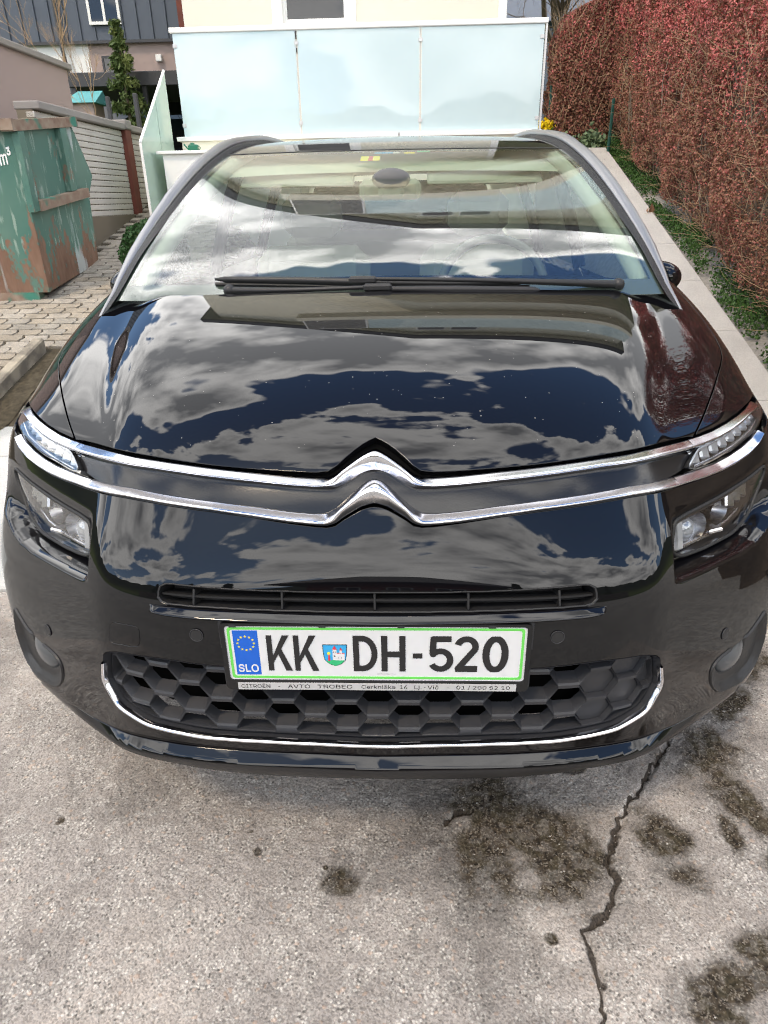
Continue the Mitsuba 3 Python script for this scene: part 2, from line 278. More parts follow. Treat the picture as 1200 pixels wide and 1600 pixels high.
def dense(ring, step):
    p = np.asarray(ring, float) * MS
    if np.allclose(p[0], p[-1]):
        p = p[:-1]
    q = np.vstack([p, p[:1]]); L = np.r_[0, np.cumsum(np.hypot(*np.diff(q, axis=0).T))]
    out = []
    for a, b in zip(q[:-1], q[1:]):
        k = max(1, int(np.ceil(np.hypot(*(b - a)) / step)))
        out.append(a + (b - a) * (np.arange(k) / k)[:, None])
    return np.vstack(out)


def panel(patch, poly, h=.014, off=0.0, edge=.010, bstep=.005, roundness=.0016):
    """The part of the surface inside a polygon of (u, v), with its rim folded inwards: vertices, triangles, normals."""
    V, Fc, Nn, n0 = [], [], [], 0
    for g in getattr(poly, 'geoms', [poly]):
        if g.area < 1e-6:
            continue
        rings = [dense(r.coords, bstep) for r in [g.exterior, *g.interiors]]
        gm = Polygon(rings[0], rings[1:])
        if not gm.is_valid:
            gm = gm.buffer(0)
        x0, y0, x1, y1 = gm.bounds
        gx, gy = np.meshgrid(np.arange(x0 + h / 2, x1, h), np.arange(y0 + h / 2, y1, h))
        gx[1::2] += h / 2
        pts = np.stack([gx.ravel(), gy.ravel()], -1)
        inner = gm.buffer(-bstep * .8)
        pts = pts[shapely.contains_xy(inner, pts[:, 0], pts[:, 1])] if not inner.is_empty else pts[:0]
        allp = np.vstack(rings + [pts])
        tri = Delaunay(allp).simplices
        c = allp[tri].mean(1)
        tri = tri[shapely.contains_xy(gm, c[:, 0], c[:, 1])]
        e1, e2 = allp[tri[:, 1]] - allp[tri[:, 0]], allp[tri[:, 2]] - allp[tri[:, 0]]
        flip = e1[:, 0] * e2[:, 1] - e1[:, 1] * e2[:, 0] > 0
        tri[flip] = tri[flip][:, ::-1]
        u, v = (allp / MS).T
        P = patch.at(u, v, off); N = patch.normal(u, v, off)
        # outward facing: the cross product above points out of the car; check triangles against it
        fn = np.cross(P[tri[:, 1]] - P[tri[:, 0]], P[tri[:, 2]] - P[tri[:, 0]])
        if (fn * N[tri[:, 0]]).sum() < 0:
            tri = tri[:, ::-1]
        V.append(P); Fc.append(tri + n0); Nn.append(N)
        start = 0; base = n0
        n0 += len(P)
        if edge:
            for k, r in enumerate(rings):
                m = len(r); p, n = P[start:start + m], N[start:start + m]
                start += m
                t = np.roll(p, -1, 0) - np.roll(p, 1, 0); t /= np.linalg.norm(t, axis=1, keepdims=True) + 1e-12
                o = np.cross(t, n)
                # test: outward means leaving the polygon
                r2 = r + 0; mid = (r2[0] + r2[1]) / 2; dd = r2[1] - r2[0]; nn = np.array([-dd[1], dd[0]]); nn = nn / (np.hypot(*nn) + 1e-12) * 1e-3
                inside = shapely.contains_xy(gm, mid[0] + nn[0], mid[1] + nn[1])
                a = (mid + nn) / MS; pa = patch.at(np.array([a[0]]), np.array([a[1]]), off)[0]
                sgn = np.sign(((pa - (p[0] + p[1]) / 2) * o[0]).sum()) * (-1 if inside else 1)
                o = o * (sgn if sgn else 1)
                q = roundness
                rows = [(p, n), (p + o * q * .7 - n * q * .3, (n + o) / 1.4142), (p + o * q - n * q, o), (p + o * q - n * edge, o)]
                idx = n0
                for pp, nn_ in rows:
                    V.append(pp); Nn.append(nn_)
                i = np.arange(m)
                for w in range(3):
                    A, B = idx + w * m + i, idx + w * m + (i + 1) % m
                    C, D = A + m, B + m
                    Fc.append(np.vstack([np.stack([A, B, D], -1), np.stack([A, D, C], -1)]))
                n0 += 4 * m
    return np.vstack(V), np.vstack(Fc), np.vstack(Nn)


def mir(poly):
    return affinity.scale(poly, -1, 1, origin=(0, 0))


def both(line):
    """A line given from the centre outwards on one side, carried over to the other."""
    a = np.asarray(line, float)
    l = a[::-1].copy(); l[:, 0] *= -1
    return np.vstack([l[:-1] if abs(a[0, 0]) < 1e-6 else l, a])


def uvbuf(poly, d):
    g = affinity.scale(poly, *MS, origin=(0, 0)).buffer(d, join_style='round')
    return affinity.scale(g, *(1 / MS), origin=(0, 0))


def smoothline(a, n=120):
    a = np.asarray(a, float)
    for _ in range(3):
        q = np.empty((2 * len(a), 2)); q[0::2] = a * .75 + np.roll(a, -1, 0) * .25; q[1::2] = a * .25 + np.roll(a, -1, 0) * .75
        a = q
    return a


def smooth_open(a, it=2):
    a = np.asarray(a, float)
    for _ in range(it):
        q = [a[0]]
        for x, y in zip(a[:-1], a[1:]):
            q += [x * .75 + y * .25, x * .25 + y * .75]
        a = np.array(q + [a[-1]])
    return a


B = Patch(NET)
LAMP = Polygon(smoothline(F['lamp'])).buffer(0)
DRL = Polygon(smoothline(F['drl'])).buffer(0)
FOG = Polygon(smoothline(F['fog'])).buffer(0)
TOW = Polygon(smoothline(F['tow'])).buffer(0)
TOW = mir(TOW)
LAMP_M = affinity.scale(LAMP, *MS, origin=(0, 0))


def sst(a, b, x):
    t = np.clip((x - a) / (b - a), 0, 1)
    return t * t * (3 - 2 * t)


LT = np.array([(.46, .472), (.60, .460), (.70, .446), (.79, .431), (.90, .425)])      # upper and lower line of the lamps
LB = np.array([(.46, .552), (.56, .557), (.65, .556), (.70, .550), (.74, .537), (.78, .518), (.90, .49)])


def lamp_depth(u, v):
    uu = np.abs(u)
    a, b = np.interp(uu, *LT.T), np.interp(uu, *LB.T)
    return .003 + .040 * np.clip((v - a + .02) / (b - a + .02), 0, 1) ** 1.3


def lamp_recess(u, v):
    """The bumper steps back under the main headlamps and comes out again in a rounded shelf."""
    uu = np.abs(u)
    a, b = np.interp(uu, *LT.T), np.interp(uu, *LB.T)
    side = sst(.478, .505, uu) * (1 - sst(.755, .87, uu))
    return -lamp_depth(u, v) * side * (1 - sst(.004, .040, v - b)) * sst(-.03, 0, v - a)


B.disp = lamp_recess
BL = Patch(NET)          # the surface the headlamp lenses follow
BL.disp = lambda u, v: -lamp_depth(u, v) * .85

# ------------------------------------------------------------------ the car: front panels
car = thing('parked_car', 'glossy black people carrier facing the camera with silver roof rails and two chrome chevron bars', 'car')


def part(name, vfn, bsdf, parent=car, label=None):
    k = addn(name, *vfn, bsdf, parent)
    if label:
        tag(k, label)
    return k


G = .0052 / 1.5
rear = [(0, .046), (.3, .043), (.5, .034), (.62, .017), (.69, .004)]
seam = smooth_open(F['seam'])
hf = np.array(F['hood_front'])
hood_half = [tuple(p) for p in hf] + [(.564, .3125)] + [(a - G * 1.0, b) for a, b in seam[::-1]]
hood_r = Polygon(hood_half + rear[::-1]).buffer(0)
hood = unary_union([hood_r, mir(hood_r)]).buffer(1e-5)
hood = hood.intersection(sbox(-1, .002, 1, 1))
hood_key = part('hood', panel(B, hood, h=.016, edge=.016, roundness=.0013), 'paint')

fender_r = Polygon([(a + G * 1.2, b) for a, b in seam] + [(.575, .311), (.585, .3095), (.62, .302), (.66, .289), (.7, .271), (.74, .251), (.78, .231), (.815, .213), (.845, .213), (.862, .30), (.872, .42), (1, .42), (1, .002), (.7, .002)]).buffer(0)
fender_r = fender_r.intersection(sbox(0, .003, .999, 1))

# wheel arch opening, carried onto the surface
WHEEL_Y, WHEEL_Z, WHEEL_R = .93, .325, .325
gu, gv = np.meshgrid(np.linspace(.70, 1, 160), np.linspace(.2, 1, 240))
gp = B.base(gu, gv)
inside = np.hypot(gp[..., 1] - WHEEL_Y, gp[..., 2] - WHEEL_Z) < .385
arch = unary_union([sbox(a - .0011, b - .0019, a + .0011, b + .0019) for a, b in zip(gu[inside], gv[inside])]) if inside.any() else Polygon()
arch = arch.buffer(.004).simplify(.002).buffer(.002)
fender_r = fender_r.difference(arch)
for P in (mir(fender_r), fender_r):
    part('fender', panel(B, P, h=.018, roundness=.001), 'paint')

fasc = both(F['fascia_top'])
lipl = both(F['lip'])
ft = [tuple(p) for p in np.array(F['fascia_top'])]
lp = [tuple(p) for p in np.array(F['lip'])]
bump_r = Polygon(ft + [(.82, .322), (.846, .30), (.864, .315), (.874, .425), (.999, .425), (.999, .975), (.86, .965), (.79, .945)] + lp[::-1])
bump = unary_union([bump_r, mir(bump_r)]).buffer(1e-5)
slot_r = Polygon([(-.001, .561)] + [tuple(p) for p in F['slot'] if p[0] > .004] + [(-.001, .597)]).buffer(0)
SLOT = unary_union([slot_r, mir(slot_r)]).buffer(1e-4)
gr_r = Polygon([(-.001, .712)] + [tuple(p) for p in F['grille']] + [(-.001, .881)]).buffer(0)
GRILLE = unary_union([gr_r, mir(gr_r)]).buffer(1e-4)
GRILLE = uvbuf(uvbuf(GRILLE, -.012), .012)
lb = both(F['lipbar_bot']); lt = both(F['lipbar_top'])
LIPBAR = Polygon([tuple(p) for p in lt] + [tuple(p) for p in lb[::-1]]).buffer(0)
SLOT = uvbuf(SLOT, .003)
holes = unary_union([uvbuf(LAMP, .003), mir(uvbuf(LAMP, .003)), uvbuf(SLOT, .003), LIPBAR, uvbuf(GRILLE, .004), FOG, mir(FOG), uvbuf(TOW, .002)])
bump = bump.difference(holes).difference(arch).difference(mir(arch))
part('front_bumper', panel(B, bump, h=.0075, bstep=.0045, edge=.012), 'paint')
part('tow_eye_cover', panel(B, uvbuf(TOW, -.002), h=.012, edge=.006, roundness=.001), 'paint', label='small square cover flap left of the number plate')

LV = np.array(F['lip'])
lip_v = lambda u: np.interp(np.abs(u), LV[:, 0], LV[:, 1])
LIPW = .0165                                   # how far down the glossy lip reaches
lipx = np.linspace(-.75, .75, 61)
lip_poly = Polygon([(a, lip_v(a) + .0020) for a in lipx] + [(a, lip_v(a) + LIPW) for a in lipx[::-1]])


def lip_off(u, v):
    d = np.asarray(v) - lip_v(u)
    fade = 1 - sst(.36, .72, np.abs(u))
    return fade * np.where(d < LIPW, .020 * np.clip(d / LIPW, 0, 1), .020 * (1 - sst(0, .05, d - LIPW)))


part('front_lip', panel(B, lip_poly, h=.008, off=lip_off, edge=.010, roundness=.003), 'paint', label='glossy lower lip of the bumper')
val_poly = Polygon([(-.83, .975), (-.76, lip_v(.75) + LIPW + .003)] + [(a, lip_v(a) + LIPW + .0012) for a in lipx] + [(.76, lip_v(.75) + LIPW + .003), (.83, .975), (.83, .998), (-.83, .998)]).buffer(0)
part('lower_valance', panel(B, val_poly, h=.014, off=lip_off, edge=.004), 'black_plastic', label='matt black underside of the bumper')

# dark structure behind the gaps
lin = sbox(-.985, .01, .985, .985).difference(unary_union([uvbuf(x, .012) for x in (LAMP, mir(LAMP), SLOT, GRILLE, FOG, mir(FOG), LIPBAR, DRL, mir(DRL))])).difference(arch).difference(mir(arch))
part('inner_structure', panel(B, lin, h=.03, off=-.020, edge=0, bstep=.012), 'void')


# ------------------------------------------------------------------ chrome bars and the band between them
def strip(patch, top, bot, height, u0, u1, n=640, m=13):
    """Rounded bar standing proud between two lines on the surface."""
    t = np.array(top); b = np.array(bot)
    us = np.linspace(u0, u1, n)
    vt = np.interp(np.abs(us), t[:, 0], t[:, 1]); vb = np.interp(np.abs(us), b[:, 0], b[:, 1])

    def sm(x):
        k = np.array([1, 2, 3, 2, 1.0]); k /= k.sum()
        y = x.copy()
        y[2:-2] = np.convolve(x, k, 'valid')
        return y
    vt, vb = sm(vt) - .0012, sm(vb) + .0018
    ss = np.r_[0, .04, np.linspace(.12, .75, m - 7), .81, .87, .93, .97, 1.0]
    hh = height(np.abs(us)) if callable(height) else np.full(len(us), height)
    chev = 1 - sst(.035, .06, np.abs(us))
    V = vt[:, None] + (vb - vt)[:, None] * ss
    U = np.broadcast_to(us[:, None], V.shape)
    flat = np.interp(ss, [0, .04, .75, .86, .94, 1], [-.1, .06, 1.0, 1.0, .75, .0])
    ridge = 1 - np.clip(np.abs(ss - .55) / np.where(ss < .55, .55, .45), 0, 1) ** 1.35
    prof = flat[None] * (1 - chev[:, None]) + ridge[None] * chev[:, None]
    vm = (vt + vb) / 2
    P = patch.base(U, V) + patch.basen(us, vm)[:, None] * (hh[:, None] * prof - .003)[..., None]
    low = P[:, :1] - patch.basen(us, vm)[:, None] * .012
    low2 = P[:, -1:] - patch.basen(us, vm)[:, None] * .012
    return skin(np.concatenate([low, P, low2], 1), closed=False, caps=False)


def bar_h(u):
    return .015 + .011 * (1 - sst(.03, .075, u))


ub, lbk = [], []
k = add('upper_chrome_bar', strip(B, F['up_top'], F['up_bot'], bar_h, -.553, .553), 'chrome', car, smooth=50)
tag(k, 'upper chrome bar with the upper chevron')
k = add('lower_chrome_bar', strip(B, F['lo_top'], F['lo_bot'], bar_h, -.507, .507), 'chrome', car, smooth=50)
tag(k, 'lower chrome bar with the lower chevron')
for s in (-1, 1):
    a, b = sorted((s * .556, s * .785)); add('chrome_trim', strip(B, F['up_top'], F['up_bot'], .013, a, b, 80), 'chrome', car, smooth=50)
    a, b = sorted((s * .510, s * .765)); add('chrome_trim', strip(B, F['lo_top'], F['lo_bot'], .013, a, b, 80), 'chrome', car, smooth=50)
ubt = [tuple(p) for p in F['up_bot'] if p[0] <= .541]; lot = [tuple(p) for p in F['lo_top'] if p[0] <= .51]
band_r = Polygon([(a, b + .001) for a, b in ubt] + [(.566, .350), (.543, .376)] + [(a, b - .001) for a, b in lot[::-1]])
band = unary_union([band_r, mir(band_r)]).buffer(1e-5)
k = part('grille_band', panel(B, band, h=.014, off=-.010, edge=.006), 'band_plastic', label='dark grey band between the chrome bars')

# ------------------------------------------------------------------ lamps
def shift_poly(poly, d):
    return uvbuf(poly, d)


def bowl(poly, depth, shrink, off0=0.0, n=5):
    """Dark housing behind a lamp lens: walls and back of a tray."""
    g = shift_poly(poly, -.002); g2 = shift_poly(poly, -shrink)
    if hasattr(g2, 'geoms'):
        g2 = max(g2.geoms, key=lambda x: x.area)
    ring = dense(g.exterior.coords, .008) / MS
    r2 = np.array([np.array(g2.exterior.interpolate(g2.exterior.project(Point(*p))).coords[0]) for p in ring])
    c = np.array(g2.centroid.coords[0])
    rows = []
    for t in np.linspace(0, 1, n):
        q = ring * (1 - t) + r2 * t
        rows.append(B.at(q[:, 0], q[:, 1], off0 - depth * t))
    for t in (.35, .7, .98):
        q = r2 * (1 - t) + c * t
        rows.append(B.at(q[:, 0], q[:, 1], off0 - depth))
    return skin(np.array(rows), closed=True)


def frame_at(u, v, off):
    p = B.at(np.array([u]), np.array([v]), off)[0]
    n = B.basen(np.array([u]), np.array([v]))[0]
    x = np.cross([0, 0, 1.0], n); x /= np.linalg.norm(x)
    return p, -x, np.cross(n, -x) * 1.0, n


def place(mesh, u, v, off, tilt=0.0, face=None):
    """Local x across, y up, z out of the surface; face: a direction the local z looks to instead of the surface normal."""
    p, x, y, n = frame_at(u, v, off)
    if face is not None:
        n = np.array(face, float); n /= np.linalg.norm(n)
        x = np.cross([0, 0, 1.0], n); x /= np.linalg.norm(x)
    y = np.cross(n, x)
    if y[2] < 0:
        x, y = -x, -y
    c, s_ = math.cos(tilt), math.sin(tilt)
    x, y = c * x + s_ * y, -s_ * x + c * y
    vv = np.asarray(mesh.vertices)
    return trimesh.Trimesh(p + vv[:, :1] * x + vv[:, 1:2] * y + vv[:, 2:3] * n, np.asarray(mesh.faces), process=False)


def dish(rx, ry, depth, sides=28, rings=7):
    rows = []
    for t in np.linspace(0, 1, rings):
        a = np.arange(sides) * 2 * np.pi / sides
        rows.append(np.stack([rx * t * np.cos(a) + 1e-5, ry * t * np.sin(a), np.full(sides, depth * (t * t - 1))], -1))
    return skin(np.array(rows))


def torus(R, r, a=40, b=8, ry=None):
    t = np.arange(a + 1) * 2 * np.pi / a
    return tube(np.stack([R * np.cos(t), (ry or R) * np.sin(t), 0 * t], -1), r, b, caps=False)


def headlight(sgn, label):
    hl = key_for('headlight', car)
    tag(hl, label)
    poly = LAMP if sgn > 0 else mir(LAMP)
    add('housing', bowl(poly, .085, .030), 'lamp_dark', hl, smooth=40)
    out = (sgn * .45, -1, .12)
    add('reflector', place(dish(.038, .034, .04), sgn * .60, .508, -.03, face=out), 'mirror_metal', hl, smooth=True)
    add('reflector', place(dish(.031, .028, .035), sgn * .685, .500, -.035, face=(sgn * .7, -1, .12)), 'mirror_metal', hl, smooth=True)
    k = add('reflector', cat(*[place(box(-.016, .016, -.022, .022, -.012, .004, .004), sgn * uu, vv, -.022, tilt=-sgn * .3, face=(sgn * .8, -1, .5)) for uu, vv in ((.735, .462), (.712, .468), (.69, .474))]), 'mirror_metal', hl)
    lens = ball(.026, 3); lens.apply_scale([1, 1, .7])
    add('projector_lens', place(lens, sgn * .60, .508, -.05, face=out), 'led_lens', hl, smooth=True)
    add('shade', place(cat(box(-.011, .011, -.034, .034, 0, .02, .005)), sgn * .555, .500, -.035, tilt=sgn * .15, face=out), 'led_lens', hl)
    add('bulb_shield', place(box(-.018, .018, -.005, .005, 0, .03, .003), sgn * .64, .520, -.03, face=out), 'chrome', hl)
    line = [(sgn * a, b) for a, b in ((.535, .530), (.57, .541), (.60, .540), (.65, .536), (.70, .527), (.745, .512))]
    q = np.array(line); add('chrome_line', tube(B.at(q[:, 0], q[:, 1], -.022), .0035, 6), 'chrome', hl, smooth=True)
    q = np.array([(sgn * a, b) for a, b in ((.525, .475), (.57, .470), (.62, .466), (.68, .458), (.74, .445), (.775, .437))])
    add('trim_line', tube(B.at(q[:, 0], q[:, 1], -.018), .006, 6), 'band_plastic', hl, smooth=True)
    ring_ = dense(shift_poly(poly, .0012).exterior.coords, .006) / MS
    rp_ = BL.at(ring_[:, 0], ring_[:, 1], .0005); add('gasket', tube(np.vstack([rp_, rp_[:1]]), .0036, 6, caps=False), 'rubber', hl, smooth=True)
    addn('lens', *panel(BL, shift_poly(poly, -.0015), h=.014, off=0.0, edge=.012), 'lamp_clear', hl)


headlight(-1, 'main headlight in the left half of the picture')
headlight(1, 'main headlight in the right half of the picture')


def drl(sgn, label):
    dl = key_for('daytime_light', car)
    tag(dl, label)
    poly = DRL if sgn > 0 else mir(DRL)
    add('housing', bowl(poly, .03, .010), 'lamp_dark', dl, smooth=40)
    for t in np.linspace(.04, .95, 9):
        a = np.array([.58, .362]) * (1 - t) + np.array([.80, .262]) * t
        w = .011 + .004 * (1 - t)
        add('led_block', place(box(-.0148, .0148, -w, w, 0, .010, .005), sgn * a[0], a[1] + .012 * math.sin(math.pi * t), -.027, tilt=-sgn * .25), 'led_lens' if True else '', dl)
    q = np.array([(.562, .372), (.585, .345), (.625, .331), (.68, .314), (.74, .282), (.80, .250)]) * [sgn, 1]
    add('light_guide', tube(B.at(q[:, 0], q[:, 1], -.010), .0042, 6), 'led_lens', dl, smooth=True)
    q = np.array([(.575, .377), (.62, .371), (.68, .356), (.74, .330), (.80, .288)]) * [sgn, 1]
    add('chrome_line', tube(B.at(q[:, 0], q[:, 1], -.010), .003, 6), 'chrome', dl, smooth=True)
    addn('lens', *panel(B, shift_poly(poly, -.001), h=.012, off=.003, edge=.006), 'lamp_clear', dl)


drl(-1, 'slim daytime running light between the chrome bars, left end')
drl(1, 'slim daytime running light between the chrome bars, right end')


def foglight(sgn, label):
    fl = key_for('fog_light', car)
    tag(fl, label)
    poly = FOG if sgn > 0 else mir(FOG)
    pm = affinity.scale(poly, *MS, origin=(0, 0))
    ex = pm.exterior
    lamp_c = np.array([sgn * .676, .829]) * MS

    def off(u, v):
        pts = shapely.points(np.asarray(u) * MS[0], np.asarray(v) * MS[1])
        d = shapely.distance(ex, pts)
        r = np.hypot((np.asarray(u) * MS[0] - lamp_c[0]) / 1.15, np.asarray(v) * MS[1] - lamp_c[1])
        return .004 * (1 - sst(0, .006, d)) - .010 * sst(.004, .03, d) - .022 * (1 - sst(.040, .062, r))
    addn('surround', *panel(B, uvbuf(poly, -.001), h=.007, off=off, edge=.01), 'black_plastic', fl)
    add('reflector', place(dish(.052, .043, .03), sgn * .676, .829, -.018, tilt=sgn * .2), 'mirror_metal', fl, smooth=True)
    lens = ball(1, 4); lens.apply_scale([.049, .041, .022])
    lv = np.asarray(lens.vertices); keep = (lv[np.asarray(lens.faces)][:, :, 2] > -.001).all(1)
    lens = trimesh.Trimesh(lv, np.asarray(lens.faces)[keep], process=False)
    add('lens', place(lens, sgn * .676, .829, -.020, tilt=sgn * .2), 'fog_glass', fl, smooth=True)
    add('bulb', place(ball(.011, 2), sgn * .676, .829, -.03), 'led_lens', fl, smooth=True)


foglight(-1, 'round fog lamp in the left bumper corner')
foglight(1, 'round fog lamp in the right bumper corner')

# ------------------------------------------------------------------ slim upper grille, lip under it
ug = key_for('upper_grille', car); tag(ug, 'slim slatted air inlet above the number plate')
sl = dense(SLOT.exterior.coords, .006) / MS
add('duct', skin(np.array([B.at(sl[:, 0], sl[:, 1], -d) for d in (.004, .03, .075)])), 'black_plastic', ug, smooth=40)
bk = uvbuf(SLOT, .004)
addn('back', *panel(B, bk, h=.02, off=-.075, edge=0), 'void', ug)
rim = sl[::2]; rp = B.at(rim[:, 0], rim[:, 1], -.002)
add('rim', tube(np.vstack([rp, rp[:1]]), .0020, 6, caps=False), 'black_plastic', ug, smooth=True)
for i, vv in enumerate((.5775,)):
    us = np.linspace(-.270, .270, 60); q = B.at(us, np.full(60, vv) - .003 * (us / .27) ** 2, -.008)
    nrm = B.basen(us, np.full(60, vv)); up = np.array([0, 0, 1.0])
    add('slat', skin(np.array([[p + up * .002, p + up * .0023 - n * .022, p - up * .003 - n * .022, p - up * .002] for p, n in zip(q, nrm)]), closed=True, caps=True), 'black_plastic', ug)
for vv, dp in ((.569, .04), (.590, .032), (.596, .05)):
    us = np.linspace(-.266, .266, 50); q = B.at(us, np.full(50, vv) - .004 * (us / .27) ** 2, -dp)
    add('slat', skin(np.array([[p + [0, 0, .003], p + [0, .02, .007], p + [0, .02, -.002], p - [0, 0, .003]] for p in q]), closed=True, caps=True), 'black_plastic', ug)
for uu in (-.222, -.111, 0, .111, .222):
    q = B.at(np.full(6, uu), np.linspace(.560, .5965, 6), -.006); n = B.basen(np.array([uu]), np.array([.578]))[0]
    add('divider', skin(np.array([[p + [.0016, 0, 0], p + [.0016, 0, 0] - n * .03, p - [.0016, 0, 0] - n * .03, p - [.0016, 0, 0]] for p in q]), closed=True, caps=True), 'black_plastic', ug)


def lip_h(u):
    return .015 * (1 - sst(.26, .305, u) * .6)


us = np.linspace(-.287, .287, 90)
ltv = np.interp(np.abs(us), [0, .05, .1, .2, .254, .287], [.6005, .600, .599, .595, .593, .595]); lbv = np.interp(np.abs(us), *np.array(F['lipbar_bot'] + [(.287, .606)]).T)
ss = np.linspace(0, 1, 12)
Vv = ltv[:, None] + (lbv - ltv)[:, None] * ss
hprof = np.interp(ss, [0, .12, .35, .6, .8, .93, 1], [-.012, 0.001, .007, .0135, .017, .010, -.004])
end = np.clip((.287 - np.abs(us)) / .012, 0, 1) ** .5
Pp = B.base(np.broadcast_to(us[:, None], Vv.shape), Vv) + B.basen(us, Vv[:, 5])[:, None] * (hprof[None] * end[:, None])[..., None]
k = add('bumper_trim', skin(Pp, closed=False), 'paint', car, smooth=60)
tag(k, 'glossy curved trim under the slim air inlet')

# ------------------------------------------------------------------ lower grille
lg = key_for('lower_grille', car); tag(lg, 'wide lower grille of dark honeycomb with a bright edge strip')
GI = uvbuf(GRILLE, -.010)
cells = []
dX, dV = .0585, .0313
ux = np.linspace(-.7, .7, 300); xs_ = B.base(ux, np.full(300, .80))[:, 0]
u_of = lambda x: float(np.interp(x, xs_, ux))
for i in range(-11, 12):
    for j in range(-4, 5):
        if (i + j) % 2:
            continue
        cells.append((i * dX, .796 + j * dV))


def hexa(cu, cv, s=1.0, dz=0.0):
    w1, w2, hh = .0388 * s, .0208 * s, .0284 * s
    return [(u_of(cu + a), cv + b + dz) for a, b in ((-w1, -.003), (-w2, -hh), (w2, -hh), (w1, -.003), (w1, .003), (w2, hh), (-w2, hh), (-w1, .003))]


front = GI
tunnels, closedp = [], []
GIin = uvbuf(GI, -.004)
for cu, cv in cells:
    H = Polygon(hexa(cu, cv)).intersection(GIin)
    if H.is_empty or H.area < 2e-4 or H.geom_type != 'Polygon':
        continue
    front = front.difference(H)
    r0 = dense(H.exterior.coords, .006) / MS
    c = np.array([u_of(cu), cv])
    shut = cu > .37
    rows = []
    for t, dp in ((0, .0), (.3, .0025), (.6, .014), (1, .026 if not shut else .012)):
        q = (r0 - c) * (1 - .10 * t) + c
        if not shut:
            q[:, 1] = np.where(q[:, 1] > cv - .004, cv - .004 + (q[:, 1] - cv + .004) * (1 - .28 * t), q[:, 1])      # the sloping lower ledge of each cell
        if shut and t == .55:
            dp = .006
        rows.append(B.at(q[:, 0], q[:, 1], -.016 - dp))
    if shut:
        rows.append(B.at(*((r0 - c) * .001 + c).T, -.0278))
    m = skin(np.array(rows))
    (closedp if shut else tunnels).append(m)
fv, ff, fnn = panel(B, front, h=.008, off=-.016, edge=0, bstep=.006)
addn('honeycomb', fv, ff, fnn, 'grille_plastic', lg)
for m in tunnels:
    add('cell', m, 'grille_plastic', lg, smooth=35)
for m in closedp:
    add('blank_cell', m, 'grille_plastic', lg, smooth=35)
addn('back', *panel(B, uvbuf(GRILLE, .004), h=.03, off=-.075, edge=0), 'void', lg)
gl_ = dense(GRILLE.exterior.coords, .007) / MS
add('duct', skin(np.array([B.at(gl_[:, 0], gl_[:, 1], o) for o in (.000, -.010, -.04)])), 'grille_plastic', lg, smooth=40)
# bright strip round the lower edge
tr = [tuple(p) for p in both([p for p in F['grille'] if p[1] > .732 and p[0] > .02][::-1])]
tr = smooth_open(np.array(tr), 2)
tr = dense(list(tr), .008)[:-1] / MS if False else tr
d = np.gradient(tr * MS, axis=0); d /= np.linalg.norm(d, axis=1, keepdims=True); nrm2 = np.stack([-d[:, 1], d[:, 0]], -1)
if nrm2[len(tr) // 2][1] < 0:
    nrm2 = -nrm2
W = .0062
rows = []
for a, o in ((-W, -.006), (-W, .001), (-W * .6, .0045), (0, .006), (W * .6, .0045), (W, .001), (W, -.006)):
    q = (tr * MS + nrm2 * (a - .001)) / MS
    rows.append(B.at(q[:, 0], q[:, 1], o))
k = add('edge_strip', skin(np.array(rows).transpose(1, 0, 2), closed=False), 'chrome', lg, smooth=60)

# ------------------------------------------------------------------ parking sensors
for uu, vv in ((-.62, .751), (-.217, .65), (.217, .65), (.62, .751)):
    pk = key_for('parking_sensor', car)
    add('disc', place(trimesh.creation.cylinder(.0105, .002, sections=32), uu, vv, .0012), 'black_plastic', pk)
    add('ring', place(torus(.0118, .0009, 32, 6), uu, vv, .0014), 'grille_plastic', pk, smooth=True)

# ------------------------------------------------------------------ number plate
np_ = key_for('number_plate', car); tag(np_, 'white number plate with green border and blue country band in a grey frame')
PY, PZ, PW, PH = -.012, .585, .260, .0575   # front face, centre height, half sizes


def rrect(x0, x1, z0, z1, r):
    return sbox(x0 + r, z0 + r, x1 - r, z1 - r).buffer(r, quad_segs=6)


def flat(name, poly, bsdf, y, d=.0006, smooth=False):
    return add(name, to_front(prism(poly, d), y), bsdf, np_)


cz = PZ
holder = rrect(-.272, .272, cz - .080, cz + .066, .008)
flat('holder', holder, 'grille_plastic', PY + .016, .010)
rim = rrect(-.268, .268, cz - .0785, cz + .0635, .009).difference(rrect(-PW, PW, cz - PH, cz + PH, .006))
flat('frame', rim, 'band_plastic', PY + .006, .0085)
flat('plate', rrect(-PW, PW, cz - PH, cz + PH, .006), 'plate_white', PY + .003, .003)
flat('border', rrect(-PW + .004, PW - .004, cz - PH + .0035, cz + PH - .0035, .006).difference(rrect(-PW + .0085, PW - .0085, cz - PH + .008, cz + PH - .008, .005)), 'plate_green', PY, .0008)
flat('country_band', sbox(-.247, cz - .0465, -.2035, cz + .0475), 'plate_blue', PY, .0007)
stars = []
for k in range(12):
    a = k * math.pi / 6
    c = (-.2253 + .0145 * math.sin(a), cz + .021 + .0145 * math.cos(a))
    stars.append(Polygon([(c[0] + r * math.sin(b), c[1] + r * math.cos(b)) for b, r in [(math.pi * i / 5, .0026 if i % 2 == 0 else .0011) for i in range(10)]]))
flat('star_ring', unary_union(stars), 'plate_yellow', PY - .0007, .0005)
tm = meshkit.text_mesh('SLO', .0155, .0005, bold=True); w = tm.bounds[1, 0] - tm.bounds[0, 0]
tm.apply_scale([.036 / w, 1, 1]); tm.apply_translation([-.2253 - .018 - tm.bounds[0, 0], cz - .040, 0])
add('country_code', to_front(tm, PY - .0007), 'plate_white', np_)
SWd = .0056  # half stroke


